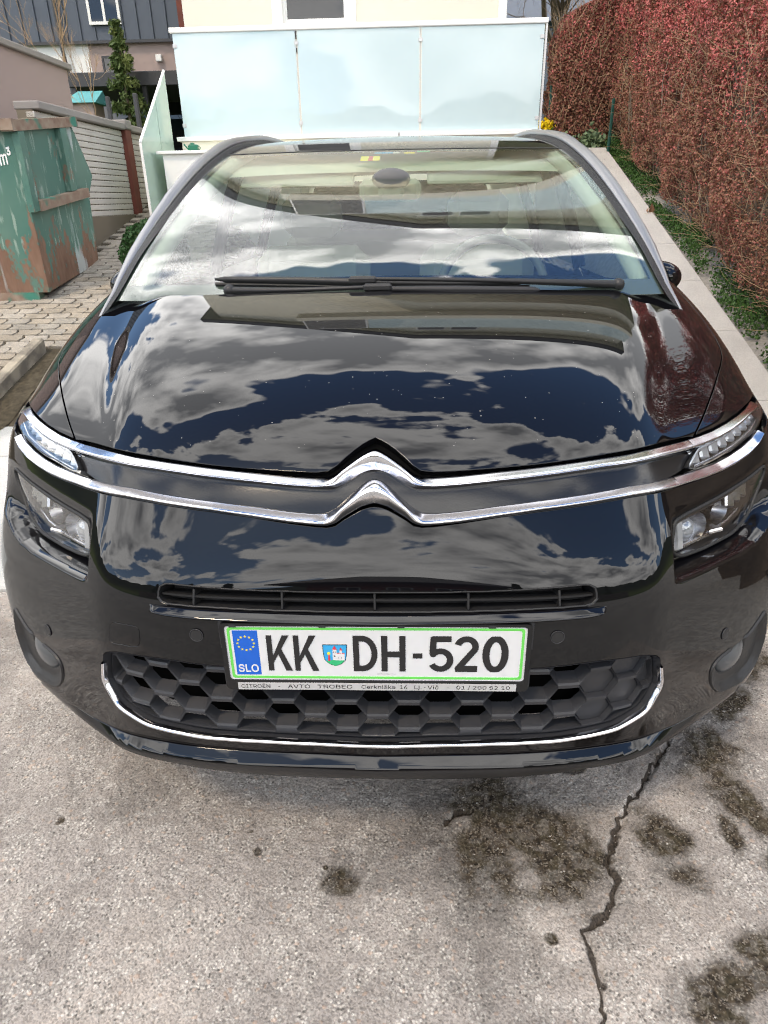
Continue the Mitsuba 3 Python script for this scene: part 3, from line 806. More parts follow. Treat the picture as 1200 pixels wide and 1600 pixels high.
def stroke(lines, cap='flat', join='mitre'):
    return unary_union([LineString(l).buffer(SWd, cap_style=cap, join_style=join, quad_segs=10) for l in lines])


def arcp(cx, cy, rx, ry, a0, a1, n=24):
    return [(cx + rx * math.cos(math.radians(a)), cy + ry * math.sin(math.radians(a))) for a in np.linspace(a0, a1, n)]


HH = .0745


def glyph(ch):
    h, s = HH, SWd
    if ch == 'K':
        return stroke([[(s, 0), (s, h)]]).union(Polygon([(.0105, .030), (.0335, h), (.0475, h), (.0105, .0155)]).intersection(sbox(.01, 0, .06, h))).union(Polygon([(.0185, .046), (.0265, .0535), (.0505, 0), (.037, 0)]).intersection(sbox(.01, 0, .06, h))), .0505
    if ch == 'D':
        return stroke([[(s, 0), (s, h)], [(s, s), (.018, s)] + arcp(.018, h / 2, .0225, h / 2 - s, -90, 90) + [(s, h - s)]]).union(sbox(0, 0, 2 * s, h)).intersection(sbox(0, 0, 1, h)), .0460
    if ch == 'H':
        return stroke([[(s, 0), (s, h)], [(.0385, 0), (.0385, h)], [(s, h / 2 - .001), (.0385, h / 2 - .001)]]), .0441
    if ch == '-':
        return sbox(0, h / 2 - .009, .019, h / 2 + .001), .019
    if ch == '5':
        return stroke([[(.0385, h - s), (.0075, h - s), (.006, .038)], [(.0062, .0385)] + arcp(.0205, .0225, .0165, .0215, 125, -160, 40)[0:0] + arcp(.0200, .0245, .0170, .0190, 140, -150, 40)], cap='flat', join='round'), .0425
    if ch == '2':
        return stroke([arcp(.0205, h - .0215, .0155, .0160, 165, -25, 30) + [(.0065, s + .001), (.0405, s + .001)]], join='round').union(sbox(.002, 0, .0405, 2 * s)), .0425
    return unary_union([Polygon(arcp(.0205, h / 2, .0205, h / 2, 0, 360, 60)).buffer(.0015).difference(Polygon(arcp(.0205, h / 2, .0095, h / 2 - .0115, 0, 360, 60)).buffer(.0005))]).intersection(sbox(-.01, 0, .06, h)), .041


for ch, x in zip('KKDH-520', (-.189, -.142, -.0385, .0105, .0655, .0935, .1375, .1870)):
    g, wd = glyph(ch)
    sx = .042 / wd if ch != '-' else .85
    g = affinity.translate(affinity.scale(g, sx, 1, origin=(0, 0)), x, cz - HH / 2 + .0005)
    flat('character', g, 'plate_black', PY - .0004, .0012)
# coat of arms between the letter pairs
sx0, sz0 = -.0705, cz - .003
sh = unary_union([sbox(-.0195, -.002, .0195, .020), Polygon(arcp(0, -.002, .0195, .0225, 180, 360, 30))])
sh = Polygon([(-.0205, .021), (.0205, .021), (.0195, .003), (.0175, -.010), (.010, -.0185), (0, -.0225), (-.010, -.0185), (-.0175, -.010), (-.0195, .003)])
tr_ = lambda g: affinity.translate(g, sx0, sz0)
flat('crest_edge', tr_(sh.buffer(.0012)), 'plate_black', PY - .0001, .0007)
flat('crest_field', tr_(sh), 'crest_blue', PY - .0007, .0004)
hill = Polygon([(-.0175, -.012), (-.006, -.0105), (.006, -.009), (.0175, -.0115), (.010, -.0185), (0, -.0225), (-.010, -.0185)]).intersection(sh)
flat('crest_hill', tr_(hill), 'crest_green', PY - .0011, .0004)
castle = unary_union([sbox(-.004, -.010, .003, .012), sbox(.002, -.0105, .0168, .0035), sbox(.0085, .003, .0125, .0105)])
flat('crest_castle', tr_(castle), 'plate_white', PY - .0011, .0005)
roofs = unary_union([Polygon([(-.0048, .012), (.0038, .012), (-.0005, .0205)]), Polygon([(.0078, .0105), (.0132, .0105), (.0105, .0165)]), sbox(.003, .0035, .0168, .0050)])
flat('crest_roof', tr_(roofs), 'crest_red', PY - .0011, .0005)
flat('crest_figure', tr_(unary_union([Polygon([(-.0125, -.012), (-.0085, -.012), (-.0092, .0005), (-.0118, .0005)])])), 'crest_red', PY - .0011, .0006)
flat('crest_halo', tr_(Point(-.0108, .0040).buffer(.0030)), 'plate_yellow', PY - .0011, .0006)
flat('crest_window', tr_(unary_union([sbox(-.0028, .0055, -.0016, .0085), sbox(.0004, .0055, .0016, .0085), sbox(.0055, -.0065, .0068, -.004), sbox(.0105, -.0065, .0118, -.004), sbox(-.0018, -.003, .0006, 0)])), 'grey_trim', PY - .0016, .0003)
flat('frame_strip', sbox(-.2475, cz - .0770, .2475, cz - .0620), 'strip_grey', PY - .0029, .001)
xs = -.2415
for txt, wid in (('CITROËN', .052), ('-', .0045), ('AVTO', .040), ('TROBEC', .062), ('Cerkniška', .060), ('16', .013), ('Lj.-Vič', .043), ('-', .0035), ('01 / 200 52 10', .094)):
    gaps = {'CITROËN': .0135, 'AVTO': .0135, 'TROBEC': .0165, 'Cerkniška': .0085, '16': .0125, 'Lj.-Vič': .0145}
    m = meshkit.text_mesh(txt, .0078, .0004)
    ww = m.bounds[1, 0] - m.bounds[0, 0]
    m.apply_translation([-m.bounds[0, 0], 0, 0]); m.apply_scale([wid / ww, 1, 1]); m.apply_translation([xs, cz - .0733, 0])
    add('dealer_text', to_front(m, PY - .0039), 'plate_black', np_)
    xs += wid + gaps.get(txt, .0135)
bars = unary_union([sbox(.0005 + x, cz - .0455, .0005 + x + w_, cz - .0420) for x, w_ in zip(np.cumsum(rng.uniform(.0012, .0024, 18)), rng.uniform(.0004, .001, 18))])
flat('code_strip', bars, 'strip_grey', PY - .0001, .0003)
for x in (-.245, -.09, .045, .20):
    add('clip', to_front(prism(sbox(x - .006, cz + PH - .002, x + .006, cz + PH + .004), .004), PY + .001), 'grille_plastic', np_)
for x in (-.13, .13):
    s_ = ball(.004, 2); s_.apply_scale([1, .4, 1]); s_.apply_translation([x - .06, PY - .003, cz + .066])

# ------------------------------------------------------------------ windscreen and roof: one surface
CEN = [(.74, 1.068), (.80, 1.098), (.90, 1.145), (1.05, 1.206), (1.25, 1.273), (1.5, 1.346), (1.75, 1.412), (2.0, 1.472), (2.2, 1.512), (2.42, 1.545), (2.75, 1.578), (3.1, 1.592), (3.5, 1.588), (3.9, 1.565), (4.25, 1.52), (4.42, 1.46)]
EDG = [(.728, .86, 1.06), (.724, .905, 1.086), (.718, 1.0, 1.135), (.712, 1.12, 1.187), (.702, 1.29, 1.252), (.688, 1.47, 1.318), (.67, 1.69, 1.394), (.648, 1.92, 1.46), (.625, 2.12, 1.503), (.605, 2.34, 1.53), (.60, 2.68, 1.552), (.60, 3.05, 1.562), (.60, 3.45, 1.558), (.595, 3.85, 1.535), (.585, 4.2, 1.49), (.57, 4.38, 1.43)]
rows = []
for (cy, cz_), (ex, ey, ez) in zip(CEN, EDG):
    rows.append([(ex * t, cy + (ey - cy) * t ** 2.2, cz_ + (ez - cz_) * t ** 2.4) for t in (0, .22, .42, .6, .76, .88, .96, 1.0)])
WS = Patch(np.array(rows)[::-1])
VB = 1 - .475          # where the glass ends and the roof panel begins
glass_poly = sbox(-.995, VB + .004, .995, .992)
k = part('windscreen', panel(WS, glass_poly, h=.03, edge=0, bstep=.02), 'screen_glass', label='large panoramic windscreen mirroring the clouds and the house')
part('roof', panel(WS, sbox(-.995, .004, .995, VB - .004), h=.04, edge=.01, bstep=.02), 'paint')
ws_key = k
# black print round the lower edge, and the rubber line at the top
part('windscreen_border', panel(WS, unary_union([sbox(-.99, .958, .99, .991), sbox(-.992, VB + .006, -.955, .991), sbox(.955, VB + .006, .992, .991)]), h=.03, off=-.003, edge=0, bstep=.02), 'grey_trim')
part('header_seal', panel(WS, sbox(-.99, VB - .003, .99, VB + .003), h=.02, off=.001, edge=0, bstep=.02), 'rubber')
for (a, b, c, d_), mt in (((-.02, .035, .004, .0), 'plate_yellow'), ((.055, .10, .0, .0), 'strip_grey'), ((-.075, -.01, 0, 0), 'crest_blue'), ((.14, .21, 0, 0), 'crest_green')):
    pass


def sticker(u0, u1, v0, v1, m):
    return addn('sticker', *panel(WS, sbox(u0, v0, u1, v1), h=.02, off=-.004, edge=0, bstep=.01), m, ws_key)


V0 = VB
sticker(-.085, .0, V0 + .010, V0 + .020, 'crest_blue'); sticker(.002, .030, V0 + .010, V0 + .020, 'plate_white'); sticker(.05, .10, V0 + .013, V0 + .023, 'plate_yellow'); sticker(.11, .17, V0 + .006, V0 + .014, 'crest_green')
sticker(-.14, -.105, V0 + .034, V0 + .060, 'plate_yellow'); sticker(-.105, -.085, V0 + .034, V0 + .060, 'crest_red'); sticker(-.085, -.055, V0 + .034, V0 + .060, 'plate_yellow')
# roof panels of glass
add('antenna', tube([(0, 4.0, 1.56), (0, 4.02, 1.69)], .004, 6), 'rubber', car)

# ------------------------------------------------------------------ silver roof rails and pillars
OUT = np.array([(.800, .84, 1.000), (.793, .88, 1.032), (.782, .93, 1.066), (.775, 1.07, 1.143), (.76, 1.28, 1.25), (.735, 1.56, 1.375), (.70, 1.86, 1.478), (.672, 2.1, 1.535), (.648, 2.32, 1.560), (.635, 2.7, 1.59), (.63, 3.1, 1.60), (.63, 3.5, 1.595), (.625, 3.9, 1.57), (.615, 4.2, 1.52), (.60, 4.4, 1.44)])


def along(pts, n, key=1):
    L = np.r_[0, np.cumsum(np.linalg.norm(np.diff(pts, axis=0), axis=1))]
    t = np.linspace(0, L[-1], n)
    from scipy.interpolate import PchipInterpolator
    return PchipInterpolator(L, pts)(t)


out = along(OUT, 70)
INN = along(np.array([(.745, .80, 1.01), (.735, .84, 1.05)] + [tuple(e) for e in EDG[1:]]), 400)
for s in (-1, 1):
    rk = key_for('roof_rail', car)
    rows, gas, low = [], [], []
    for i, o in enumerate(out):
        inn = INN[np.argmin(abs(INN[:, 1] - o[1]))]
        d_ = o - inn; d_[1] = 0; wd = np.linalg.norm(d_); d_ /= wd
        tdir = out[min(i + 1, len(out) - 1)] - out[max(i - 1, 0)]; tdir /= np.linalg.norm(tdir)
        n = np.cross(tdir, d_); n *= np.sign(n[2]); n /= np.linalg.norm(n)
        a0 = inn + d_ * wd * .30
        w2 = wd * .68 * (.25 + .75 * sst(0, .10, i / 69)); n = n * (.35 + .65 * sst(0, .08, i / 69))
        ring = []
        for q, hgt in ((0, -.006), (.02, .0), (.12, .004), (.3, .0065), (.5, .007), (.7, .005), (.88, -.001), (.98, -.010), (1.0, -.020), (.97, -.034), (.5, -.038), (.05, -.024)):
            ring.append((a0 + d_ * w2 * q + n * hgt) * [s, 1, 1])
        rows.append(ring)
        gas.append([(inn - d_ * .012 + n * .001) * [s, 1, 1], (inn + n * .002) * [s, 1, 1], (inn + d_ * wd * .26 + n * .001) * [s, 1, 1], (inn + d_ * wd * .32 - n * .008) * [s, 1, 1]])
    m = skin(np.array(rows), closed=True, caps=True)
    scene[rk] = mikit.ply(m, 'silver', smooth=35)
    tag(rk, f'silver roof rail running up the {"left" if s < 0 else "right"} edge of the windscreen')
    add('seal', skin(np.array(gas), closed=False), 'rubber', rk, smooth=40)

# ------------------------------------------------------------------ the car's flanks, tail and wheels (mostly hidden)
SZ = np.array([.25, .30, .40, .55, .70, .82, .90, .96, 1.0])
SX = np.array([.86, .885, .905, .918, .922, .915, .905, .885, .855])


def flank_x(y, z):
    taper = 1 - .10 * sst(3.6, 4.6, y) ** 1.5
    return np.interp(z, SZ, SX) * taper


def flank(poly, off=0.0, h=.05):
    ring = [dense(np.array(r.coords) / MS, .03) for r in [poly.exterior, *poly.interiors]]
    gx, gy = np.meshgrid(np.arange(.8, 4.6, h), np.arange(.2, 1.05, h * .6)); pts = np.stack([gx.ravel(), gy.ravel()], -1)
    pts = pts[shapely.contains_xy(poly.buffer(-.02), pts[:, 0], pts[:, 1])]
    al = np.vstack(ring + [pts]); tri = Delaunay(al).simplices
    c = al[tri].mean(1); tri = tri[shapely.contains_xy(poly, c[:, 0], c[:, 1])]
    return np.stack([flank_x(al[:, 0], al[:, 1]) + off, al[:, 0], al[:, 1]], -1), tri


body = Polygon([(1.02, .28), (4.2, .26), (4.42, .34), (4.5, .6), (4.5, .85), (4.42, 1.0), (.98, 1.0), (.95, .9), (1.0, .6)])
for wy in (WHEEL_Y, 3.77):
    body = body.difference(Point(wy, WHEEL_Z).buffer(.385))
cuts = [LineString([(1.30, .30), (1.30, 1.0)]), LineString([(2.42, .28), (2.42, 1.0)]), LineString([(3.40, .62), (3.48, 1.0)])]
side = body
for c in cuts:
    side = side.difference(c.buffer(.0025))
for s in (-1, 1):
    for g in sorted(getattr(side, 'geoms', [side]), key=lambda g: g.centroid.x):
        if g.area < .02:
            continue
        v, f = flank(g); v[:, 0] *= s
        add('side_panel' if g.area < .5 else 'door', trimesh.Trimesh(v, f, process=False), 'paint', car, smooth=40)
    # side windows between belt line and rail
    ys = np.linspace(1.15, 4.35, 40)
    topc = np.array([out[np.argmin(abs(out[:, 1] - y))] for y in ys])
    lowc = np.array([[flank_x(y, 1.0), y, 1.0] for y in ys])
    W_ = [lowc * (1 - t) + (topc - [0, 0, .03]) * t + np.array([.02 * math.sin(math.pi * t), 0, 0]) for t in np.linspace(0, 1, 6)]
    add('side_window', skin(np.array(W_) * [s, 1, 1], closed=False), 'side_glass', car, smooth=True)
    for y in (2.42, 3.45):
        i = np.argmin(abs(ys - y))
        add('pillar', tube([np.array(w[i]) * [s, 1, 1] for w in W_], .03, 6), 'black_plastic', car, smooth=True)
    mk = key_for('door_mirror', car)
    mm = ball(1, 3); mm.apply_scale([.08, .055, .055]); mm.apply_translation([s * .915, 1.50, 1.040])
    scene[mk] = mikit.ply(mm, 'paint', smooth=True)
    tag(mk, f'black door mirror on the {"left" if s < 0 else "right"} side')
    add('arm', tube([(s * .84, 1.44, .99), (s * .88, 1.46, 1.0), (s * .92, 1.48, 1.02)], [.03, .025, .03], 8), 'black_plastic', mk, smooth=True)
    for wy in (WHEEL_Y, 3.77):
        wk = key_for('wheel', car)
        ty = torus(.262, .072, 48, 12); ty.apply_scale([1, 1, 1.35]); ty.apply_transform(trimesh.transformations.rotation_matrix(math.pi / 2, [0, 1, 0])); ty.apply_translation([s * .80, wy, WHEEL_Z + .01])
        add('tyre', ty, 'tyre', wk, smooth=True)
        rm = trimesh.creation.cylinder(.215, .10, sections=40); rm.apply_transform(trimesh.transformations.rotation_matrix(math.pi / 2, [0, 1, 0])); rm.apply_translation([s * .81, wy, WHEEL_Z + .01])
        add('rim', rm, 'rim_metal', wk, smooth=30)
# tail and floor
tl = [(flank_x(4.45, z) * .98, z) for z in (.3, .5, .7, .9, 1.0)]
ring0 = [(x, 4.46 - .05 * abs(z - .6), z) for x, z in tl] + [(.60, 4.38, 1.42)]
tail = np.array([[(x * t, y + .10 * (1 - t * t), z) for x, y, z in ring0] for t in np.linspace(-1, 1, 15)])
add('tailgate', skin(tail, closed=False), 'paint', car, smooth=60)
add('floor_pan', box(-.72, .72, .35, 4.4, .20, .24), 'void', car)
add('engine_bay', box(-.60, .60, .25, 1.0, .30, .70), 'void', car)

# ------------------------------------------------------------------ cowl and wipers
cow = np.array([[(x, y0 + .16 * abs(x / .75) ** 2.2, z0 - .03 * abs(x / .75) ** 2) for x in np.linspace(-.76, .76, 25)] for y0, z0 in ((.68, 1.035), (.735, 1.058), (.80, 1.07), (.86, 1.068))])
add('cowl', skin(cow, closed=False), 'black_plastic', car, smooth=40)


def on_ws(x, y, h):
    """Point h above the windscreen at x, y."""
    i = np.argmin((WSP[..., 0] - x) ** 2 + (WSP[..., 1] - y) ** 2)
    return WSP.reshape(-1, 3)[i] + WSN.reshape(-1, 3)[i] * h


gu, gv = np.meshgrid(np.linspace(-1, 1, 241), np.linspace(VB, 1, 241))
WSP = WS.base(gu, gv); WSN = WS.basen(gu, gv)


def wiper(blade, arm, label):
    wk = key_for('wiper', car); tag(wk, label)
    b = smooth_path([on_ws(x, y, .013) for x, y in blade], 30)
    add('blade', tube(b, np.interp(np.linspace(0, 1, 30), [0, .03, .5, .97, 1], [.003, .0075, .0095, .0075, .003]), 8), 'black_plastic', wk, smooth=True)
    add('squeegee', tube(b - [0, 0, .012], .005, 5), 'rubber', wk)
    a = smooth_path([on_ws(x, y, h) for x, y, h in arm], 30)
    add('arm', tube(a, np.interp(np.linspace(0, 1, 30), [0, .12, .5, 1], [.005, .005, .006, .010]), 8), 'black_plastic', wk, smooth=True)
    c = b[np.argmin(np.linalg.norm(b - a[0], axis=1))]
    add('clip', box(c[0] - .035, c[0] + .035, c[1] - .016, c[1] + .012, c[2] - .004, c[2] + .014, .005), 'black_plastic', wk)
    p = ball(.016, 2); p.apply_translation(a[-1]); add('pivot', p, 'black_plastic', wk, smooth=True)


def smooth_path(p, n):
    return along(np.array(p), n)


wiper([(-.445, .868), (-.25, .832), (-.05, .812), (.15, .808), (.36, .826)], [(-.055, .812, .022), (.15, .806, .022), (.38, .82, .018), (.60, .868, .004)], 'long wiper with its arm reaching from the right')
wiper([(-.03, .782), (.15, .780), (.38, .797)], [(-.02, .782, .020), (-.20, .79, .014), (-.40, .83, .002)], 'shorter wiper lying nearer the bonnet')

# ------------------------------------------------------------------ cabin
ik = key_for('dashboard', car)
dash = np.array([[(x, y, z - .03 * (x / .7) ** 2) for x in np.linspace(-.74, .74, 15)] for y, z in ((.80, .98), (.95, 1.02), (1.15, 1.045), (1.32, 1.05), (1.40, 1.02), (1.42, .90), (1.42, .70))])
scene[ik] = mikit.ply(skin(dash, closed=False), 'grey_trim', smooth=40)
sw = torus(.185, .016, 40, 8); sw.apply_transform(trimesh.transformations.rotation_matrix(math.radians(65), [1, 0, 0])); sw.apply_translation([.36, 1.55, 1.0])
add('steering_wheel', sw, 'grey_trim', car, smooth=True)
for x in (-.36, .36):
    sk = key_for('seat', car)
    add('backrest', box(x - .25, x + .25, 2.12, 2.28, .55, 1.12, .06), 'beige_trim', sk, smooth=30)
    add('cushion', box(x - .25, x + .25, 1.65, 2.2, .42, .58, .06), 'beige_trim', sk, smooth=30)
    add('headrest', box(x - .13, x + .13, 2.18, 2.28, 1.15, 1.33, .045), 'beige_trim', sk, smooth=30)
add('rear_seat', box(-.62, .62, 3.0, 3.2, .5, 1.15, .06), 'beige_trim', car, smooth=30)
hp = sbox(-.965, .02, .965, VB + .055)
part('headliner', panel(WS, hp, h=.05, off=-.045, edge=0, bstep=.03), 'headliner')
for x, s in ((-.36, -1), (.345, 1)):
    vz = box(-.215, .215, -.008, .008, -.055, .055, .012)
    vz.apply_transform(trimesh.transformations.rotation_matrix(math.radians(-62), [1, 0, 0])); vz.apply_translation([x, 1.88, 1.375])
    add('sun_visor', vz, 'beige_trim', car, smooth=30)
mk = key_for('rear_view_mirror', car)
dm = ball(1, 3); dm.apply_scale([.066, .05, .035]); dm.apply_translation([0, 1.61, 1.363]); scene[mk] = mikit.ply(dm, 'grey_trim', smooth=True)
add('sensor_housing', box(-.045, .045, 1.58, 1.66, 1.30, 1.345, .015), 'beige_trim', mk, smooth=30)
add('mirror_shell', box(-.115, .105, 1.66, 1.70, 1.295, 1.365, .018), 'beige_trim', mk, smooth=30)
for s in (-1, 1):
    iw = INN[(INN[:, 1] > .95) & (INN[:, 1] < 2.2)][::6]
    add('pillar_trim', tube(iw * [s * .965, 1, 1] + [0, .02, -.035], .028, 8), 'headliner', car, smooth=True)

# ------------------------------------------------------------------ terrain


def ground_z(x, y):
    """Level drive; the yard on the left and the bed on the right climb towards the house."""
    x, y = np.asarray(x, float), np.asarray(y, float)
    y0 = 2.9 + 2.1 * sst(-2.15, -1.4, x) * (1 - sst(1.6, 2.2, x)) - .8 * sst(1.6, 2.2, x)
    s = np.maximum(y - y0, 0)
    t = .225 * s * sst(0, .6, s)
    lim = 2.05
    return np.where(t > lim, lim + (t - lim) * .02, t)


def sheet(xs, ys, zf):
    X, Y = np.meshgrid(xs, ys)
    m = skin(np.stack([X, Y, zf(X, Y)], -1), closed=False)
    f = np.asarray(m.faces)
    if np.cross(m.vertices[f[0, 1]] - m.vertices[f[0, 0]], m.vertices[f[0, 2]] - m.vertices[f[0, 0]])[2] < 0:
        m = trimesh.Trimesh(m.vertices, f[:, ::-1], process=False)
    return m, np.asarray(m.vertices)[:, :2]


CRACK = np.array([(.74, .40), (.68, .318), (.633, .256), (.583, .207), (.537, .134), (.505, .084), (.483, .036), (.489, -.009), (.469, -.065), (.406, -.112), (.408, -.167), (.408, -.212), (.394, -.275), (.41, -.36)])
CRACK2 = np.array([(.14, .126), (.165, .158), (.20, .162)])
MOSS = [(.30, .125, .16, .115, -.5), (.37, .04, .12, .085, -.7), (.24, .085, .085, .11, 0), (.62, .10, .055, .075, .3), (.655, .015, .045, .035, 0), (.80, .36, .10, .075, .7), (.84, .20, .055, .12, .3), (.78, .12, .03, .05, 0),
        (.66, -.205, .10, .04, .3), (.72, -.14, .06, .03, .2), (-.083, -.013, .040, .040, 0), (-.753, .123, .010, .011, 0), (-.276, .048, .011, .012, .6), (.147, .127, .012, .006, .5), (.95, .55, .10, .05, .8), (1.10, .72, .12, .05, .7), (.58, -.26, .05, .03, 0), (.335, -.13, .012, .012, 0), (-.30, .10, .007, .005, 0), (.86, .05, .05, .03, .4), (-.12, .012, .007, .005, 0), (.25, .0, .03, .02, 0), (.46, .30, .03, .02, 0)]


def moss_np(x, y):
    p = np.stack([x * 22, y * 22, 0 * x], -1)
    w = (meshkit.fbm(p, 4, seed=3) - .5) * 1.5
    out = np.full(np.shape(x), -9.0)
    for cx, cy, a, b, t in MOSS:
        c, s = math.cos(t), math.sin(t)
        dx, dy = x - cx, y - cy
        out = np.maximum(out, 1 - np.hypot((c * dx + s * dy) / a, (-s * dx + c * dy) / b))
    return sst(-.12, .30, out + w)


def polyline_d(x, y, P):
    d = np.full(np.shape(x), 9.0)
    for a, b in zip(P[:-1], P[1:]):
        ab = b - a
        t = np.clip(((x - a[0]) * ab[0] + (y - a[1]) * ab[1]) / (ab @ ab), 0, 1)
        d = np.minimum(d, np.hypot(x - a[0] - t * ab[0], y - a[1] - t * ab[1]))
    return d


def dr_moss(p, spread=0.0):
    w = (fbm(p.x * 22, p.y * 22, 0, 4) - .5) * 1.5
    out = mi.Float(-9)
    for cx, cy, a, b, t in MOSS:
        c, s = math.cos(t), math.sin(t)
        dx, dy = p.x - cx, p.y - cy
        out = dr.maximum(out, 1 - dr.sqrt(dr.square((c * dx + s * dy) / a) + dr.square((-s * dx + c * dy) / b)) + spread * min(1.0, max(0.0, (a - .03) / .05)))
    return smoothstep(-.22, .42, out + w * (1 - .4 * spread))


def dr_crack(p):
    x = p.x + (noise(p.x * 60, p.y * 60, 4) - .5) * .016 + (noise(p.x * 17, p.y * 17, 9) - .5) * .02
    y = p.y + (noise(p.x * 60, p.y * 60, 14) - .5) * .016
    d = mi.Float(9)
    for P in (CRACK, CRACK2):
        for a, b in zip(P[:-1], P[1:]):
            ab = b - a
            t = dr.clip(((x - a[0]) * ab[0] + (y - a[1]) * ab[1]) / float(ab @ ab), 0, 1)
            d = dr.minimum(d, dr.sqrt(dr.square(x - a[0] - t * ab[0]) + dr.square(y - a[1] - t * ab[1])))
    wd = .0015 + .0065 * noise(p.x * 30, p.y * 30, 2)
    return 1 - smoothstep(wd * .6, wd * 1.5, d)


def concrete_col(p, n, uv):
    f1, f2, r1 = voronoi(p.x * 150, p.y * 150)
    g1, g2, r2 = voronoi(p.x * 330 + 7, p.y * 330 + 3)
    big = fbm(p.x * 2.3, p.y * 2.3, 1, 4)
    mid = fbm(p.x * 13, p.y * 13, 6, 3)
    base = mix(mi.Color3f(.370, .332, .298), mi.Color3f(.288, .262, .240), smoothstep(.35, .65, big))
    c = base * (.84 + .34 * mid)
    stone = mix(mi.Color3f(.16, .15, .135), mi.Color3f(.62, .59, .54), r1)
    c = mix(c, stone, .72 * (1 - smoothstep(.25, .55, f1)) * smoothstep(.35, .6, noise(p.x * 40, p.y * 40, 3)))
    c = c * (.68 + .58 * r2) * (.90 + .2 * noise(p.x * 500, p.y * 500, 2))
    warm = smoothstep(.965, .985, r1)
    c = mix(c, mi.Color3f(.40, .29, .22), warm * .5)
    c = c * (1 - .32 * smoothstep(.16, .08, r1) * (1 - smoothstep(.2, .5, f1)))
    c = c * (1 - .30 * smoothstep(.55, .75, fbm(p.x * 5 + 3, p.y * 5, 2, 5)))
    m = dr_moss(p)
    soil = mix(mi.Color3f(.014, .012, .010), mi.Color3f(.085, .066, .045), noise(p.x * 190, p.y * 190, 5))
    soil = mix(soil, mi.Color3f(.24, .21, .17) * (.5 + .7 * r1), smoothstep(.66, .85, r2) * .75)
    soil = mix(soil, mi.Color3f(.06, .052, .03), .4 * smoothstep(.5, .7, noise(p.x * 50, p.y * 50, 15)))
    c = c * (1 - .30 * dr_moss(p, .75))
    c = mix(c, soil, m * (.68 + .32 * smoothstep(.25, .5, noise(p.x * 70, p.y * 70, 25))))
    return mix(c, mi.Color3f(.035, .027, .02) * (.5 + r2), dr_crack(p) * .92)


def concrete_h(p, n, uv):
    f1, f2, r1 = voronoi(p.x * 150, p.y * 150)
    g1, g2, r2 = voronoi(p.x * 330 + 7, p.y * 330 + 3)
    m = dr_moss(p)
    return (.0026 * (1 - f1) * (.3 + r1) + .0016 * (1 - g1) * r2 + .0025 * fbm(p.x * 45, p.y * 45, 3, 3)) * (1 + 1.2 * m) - .008 * dr_crack(p)


bumped('concrete', proc(concrete_col), proc(concrete_h, eps=.0008), rough=.9, spec=.2)

xs, ys = np.linspace(-1.55, 1.45, 560), np.linspace(-.62, 1.12, 330)
X, Y = np.meshgrid(xs, ys)
Z = (meshkit.fbm(np.stack([X * 5, Y * 5, 0 * X], -1), 4, seed=2) - .5) * .012 + (meshkit.fbm(np.stack([X * 60, Y * 60, 0 * X], -1), 3, seed=4) - .5) * .006
ms = moss_np(X, Y)
Z += ms * (-.006 + (meshkit.noise(np.stack([X * 130, Y * 130, 0 * X], -1), 8)) * .005)
wx = (meshkit.noise(np.stack([X * 60, Y * 60, 0 * X + 4], -1), 1) - .5) * .014
Z -= .008 * (1 - sst(.001, .008, np.minimum(polyline_d(X + wx, Y, CRACK), polyline_d(X + wx, Y, CRACK2))))
edge_f = np.minimum.reduce([sst(0, .1, X + 1.55), sst(0, .1, 1.45 - X), sst(0, .1, Y + .62), sst(0, .1, 1.12 - Y)])
Z = Z * edge_f + .004
m = skin(np.stack([X, Y, Z], -1), closed=False)
m = trimesh.Trimesh(m.vertices, np.asarray(m.faces)[:, ::-1], process=False)
fnz = np.cross(m.vertices[m.faces[0, 1]] - m.vertices[m.faces[0, 0]], m.vertices[m.faces[0, 2]] - m.vertices[m.faces[0, 0]])[2]
if fnz < 0:
    m = trimesh.Trimesh(m.vertices, np.asarray(m.faces)[:, ::-1], process=False)
GRV = np.asarray(m.vertices)
k = add('driveway', m, 'concrete', smooth=True, uv=np.asarray(m.vertices)[:, :2])
tag(k, 'cracked rough concrete driveway in front of the car', kind='structure')


def earth_col(p, n, uv):
    a = fbm(p.x * 3, p.y * 3, 0, 4)
    c = mix(mi.Color3f(.22, .21, .195), mi.Color3f(.29, .28, .26), a) * (.8 + .4 * noise(p.x * 60, p.y * 60, 1))
    back = smoothstep(8.5, 10, p.y)
    c = mix(c, mi.Color3f(.05, .075, .025) * (.6 + .8 * a), back)
    front = smoothstep(-9, -11, p.y)
    return mix(c, mi.Color3f(.05, .08, .025) * (.6 + .8 * a), front)


bumped('yard', proc(earth_col), proc(lambda p, n, uv: .004 * fbm(p.x * 30, p.y * 30, 0, 3), eps=.004), rough=.95, spec=.1)
m, uvv = sheet(np.linspace(-30, 26, 240), np.linspace(-16, 34, 240), lambda x, y: ground_z(x, y) - .015)
k = add('ground', m, 'yard', smooth=True, uv=uvv); tag(k, 'sloping yard around the drive', kind='structure')


def hill_z(r, a):
    p = np.stack([np.cos(a) * 3, np.sin(a) * 3, 0 * a], -1)
    top = 26 + 30 * meshkit.fbm(p + 5, 3, seed=12) + 14 * (meshkit.fbm(p * 6, 3, seed=13) - .5)
    return top


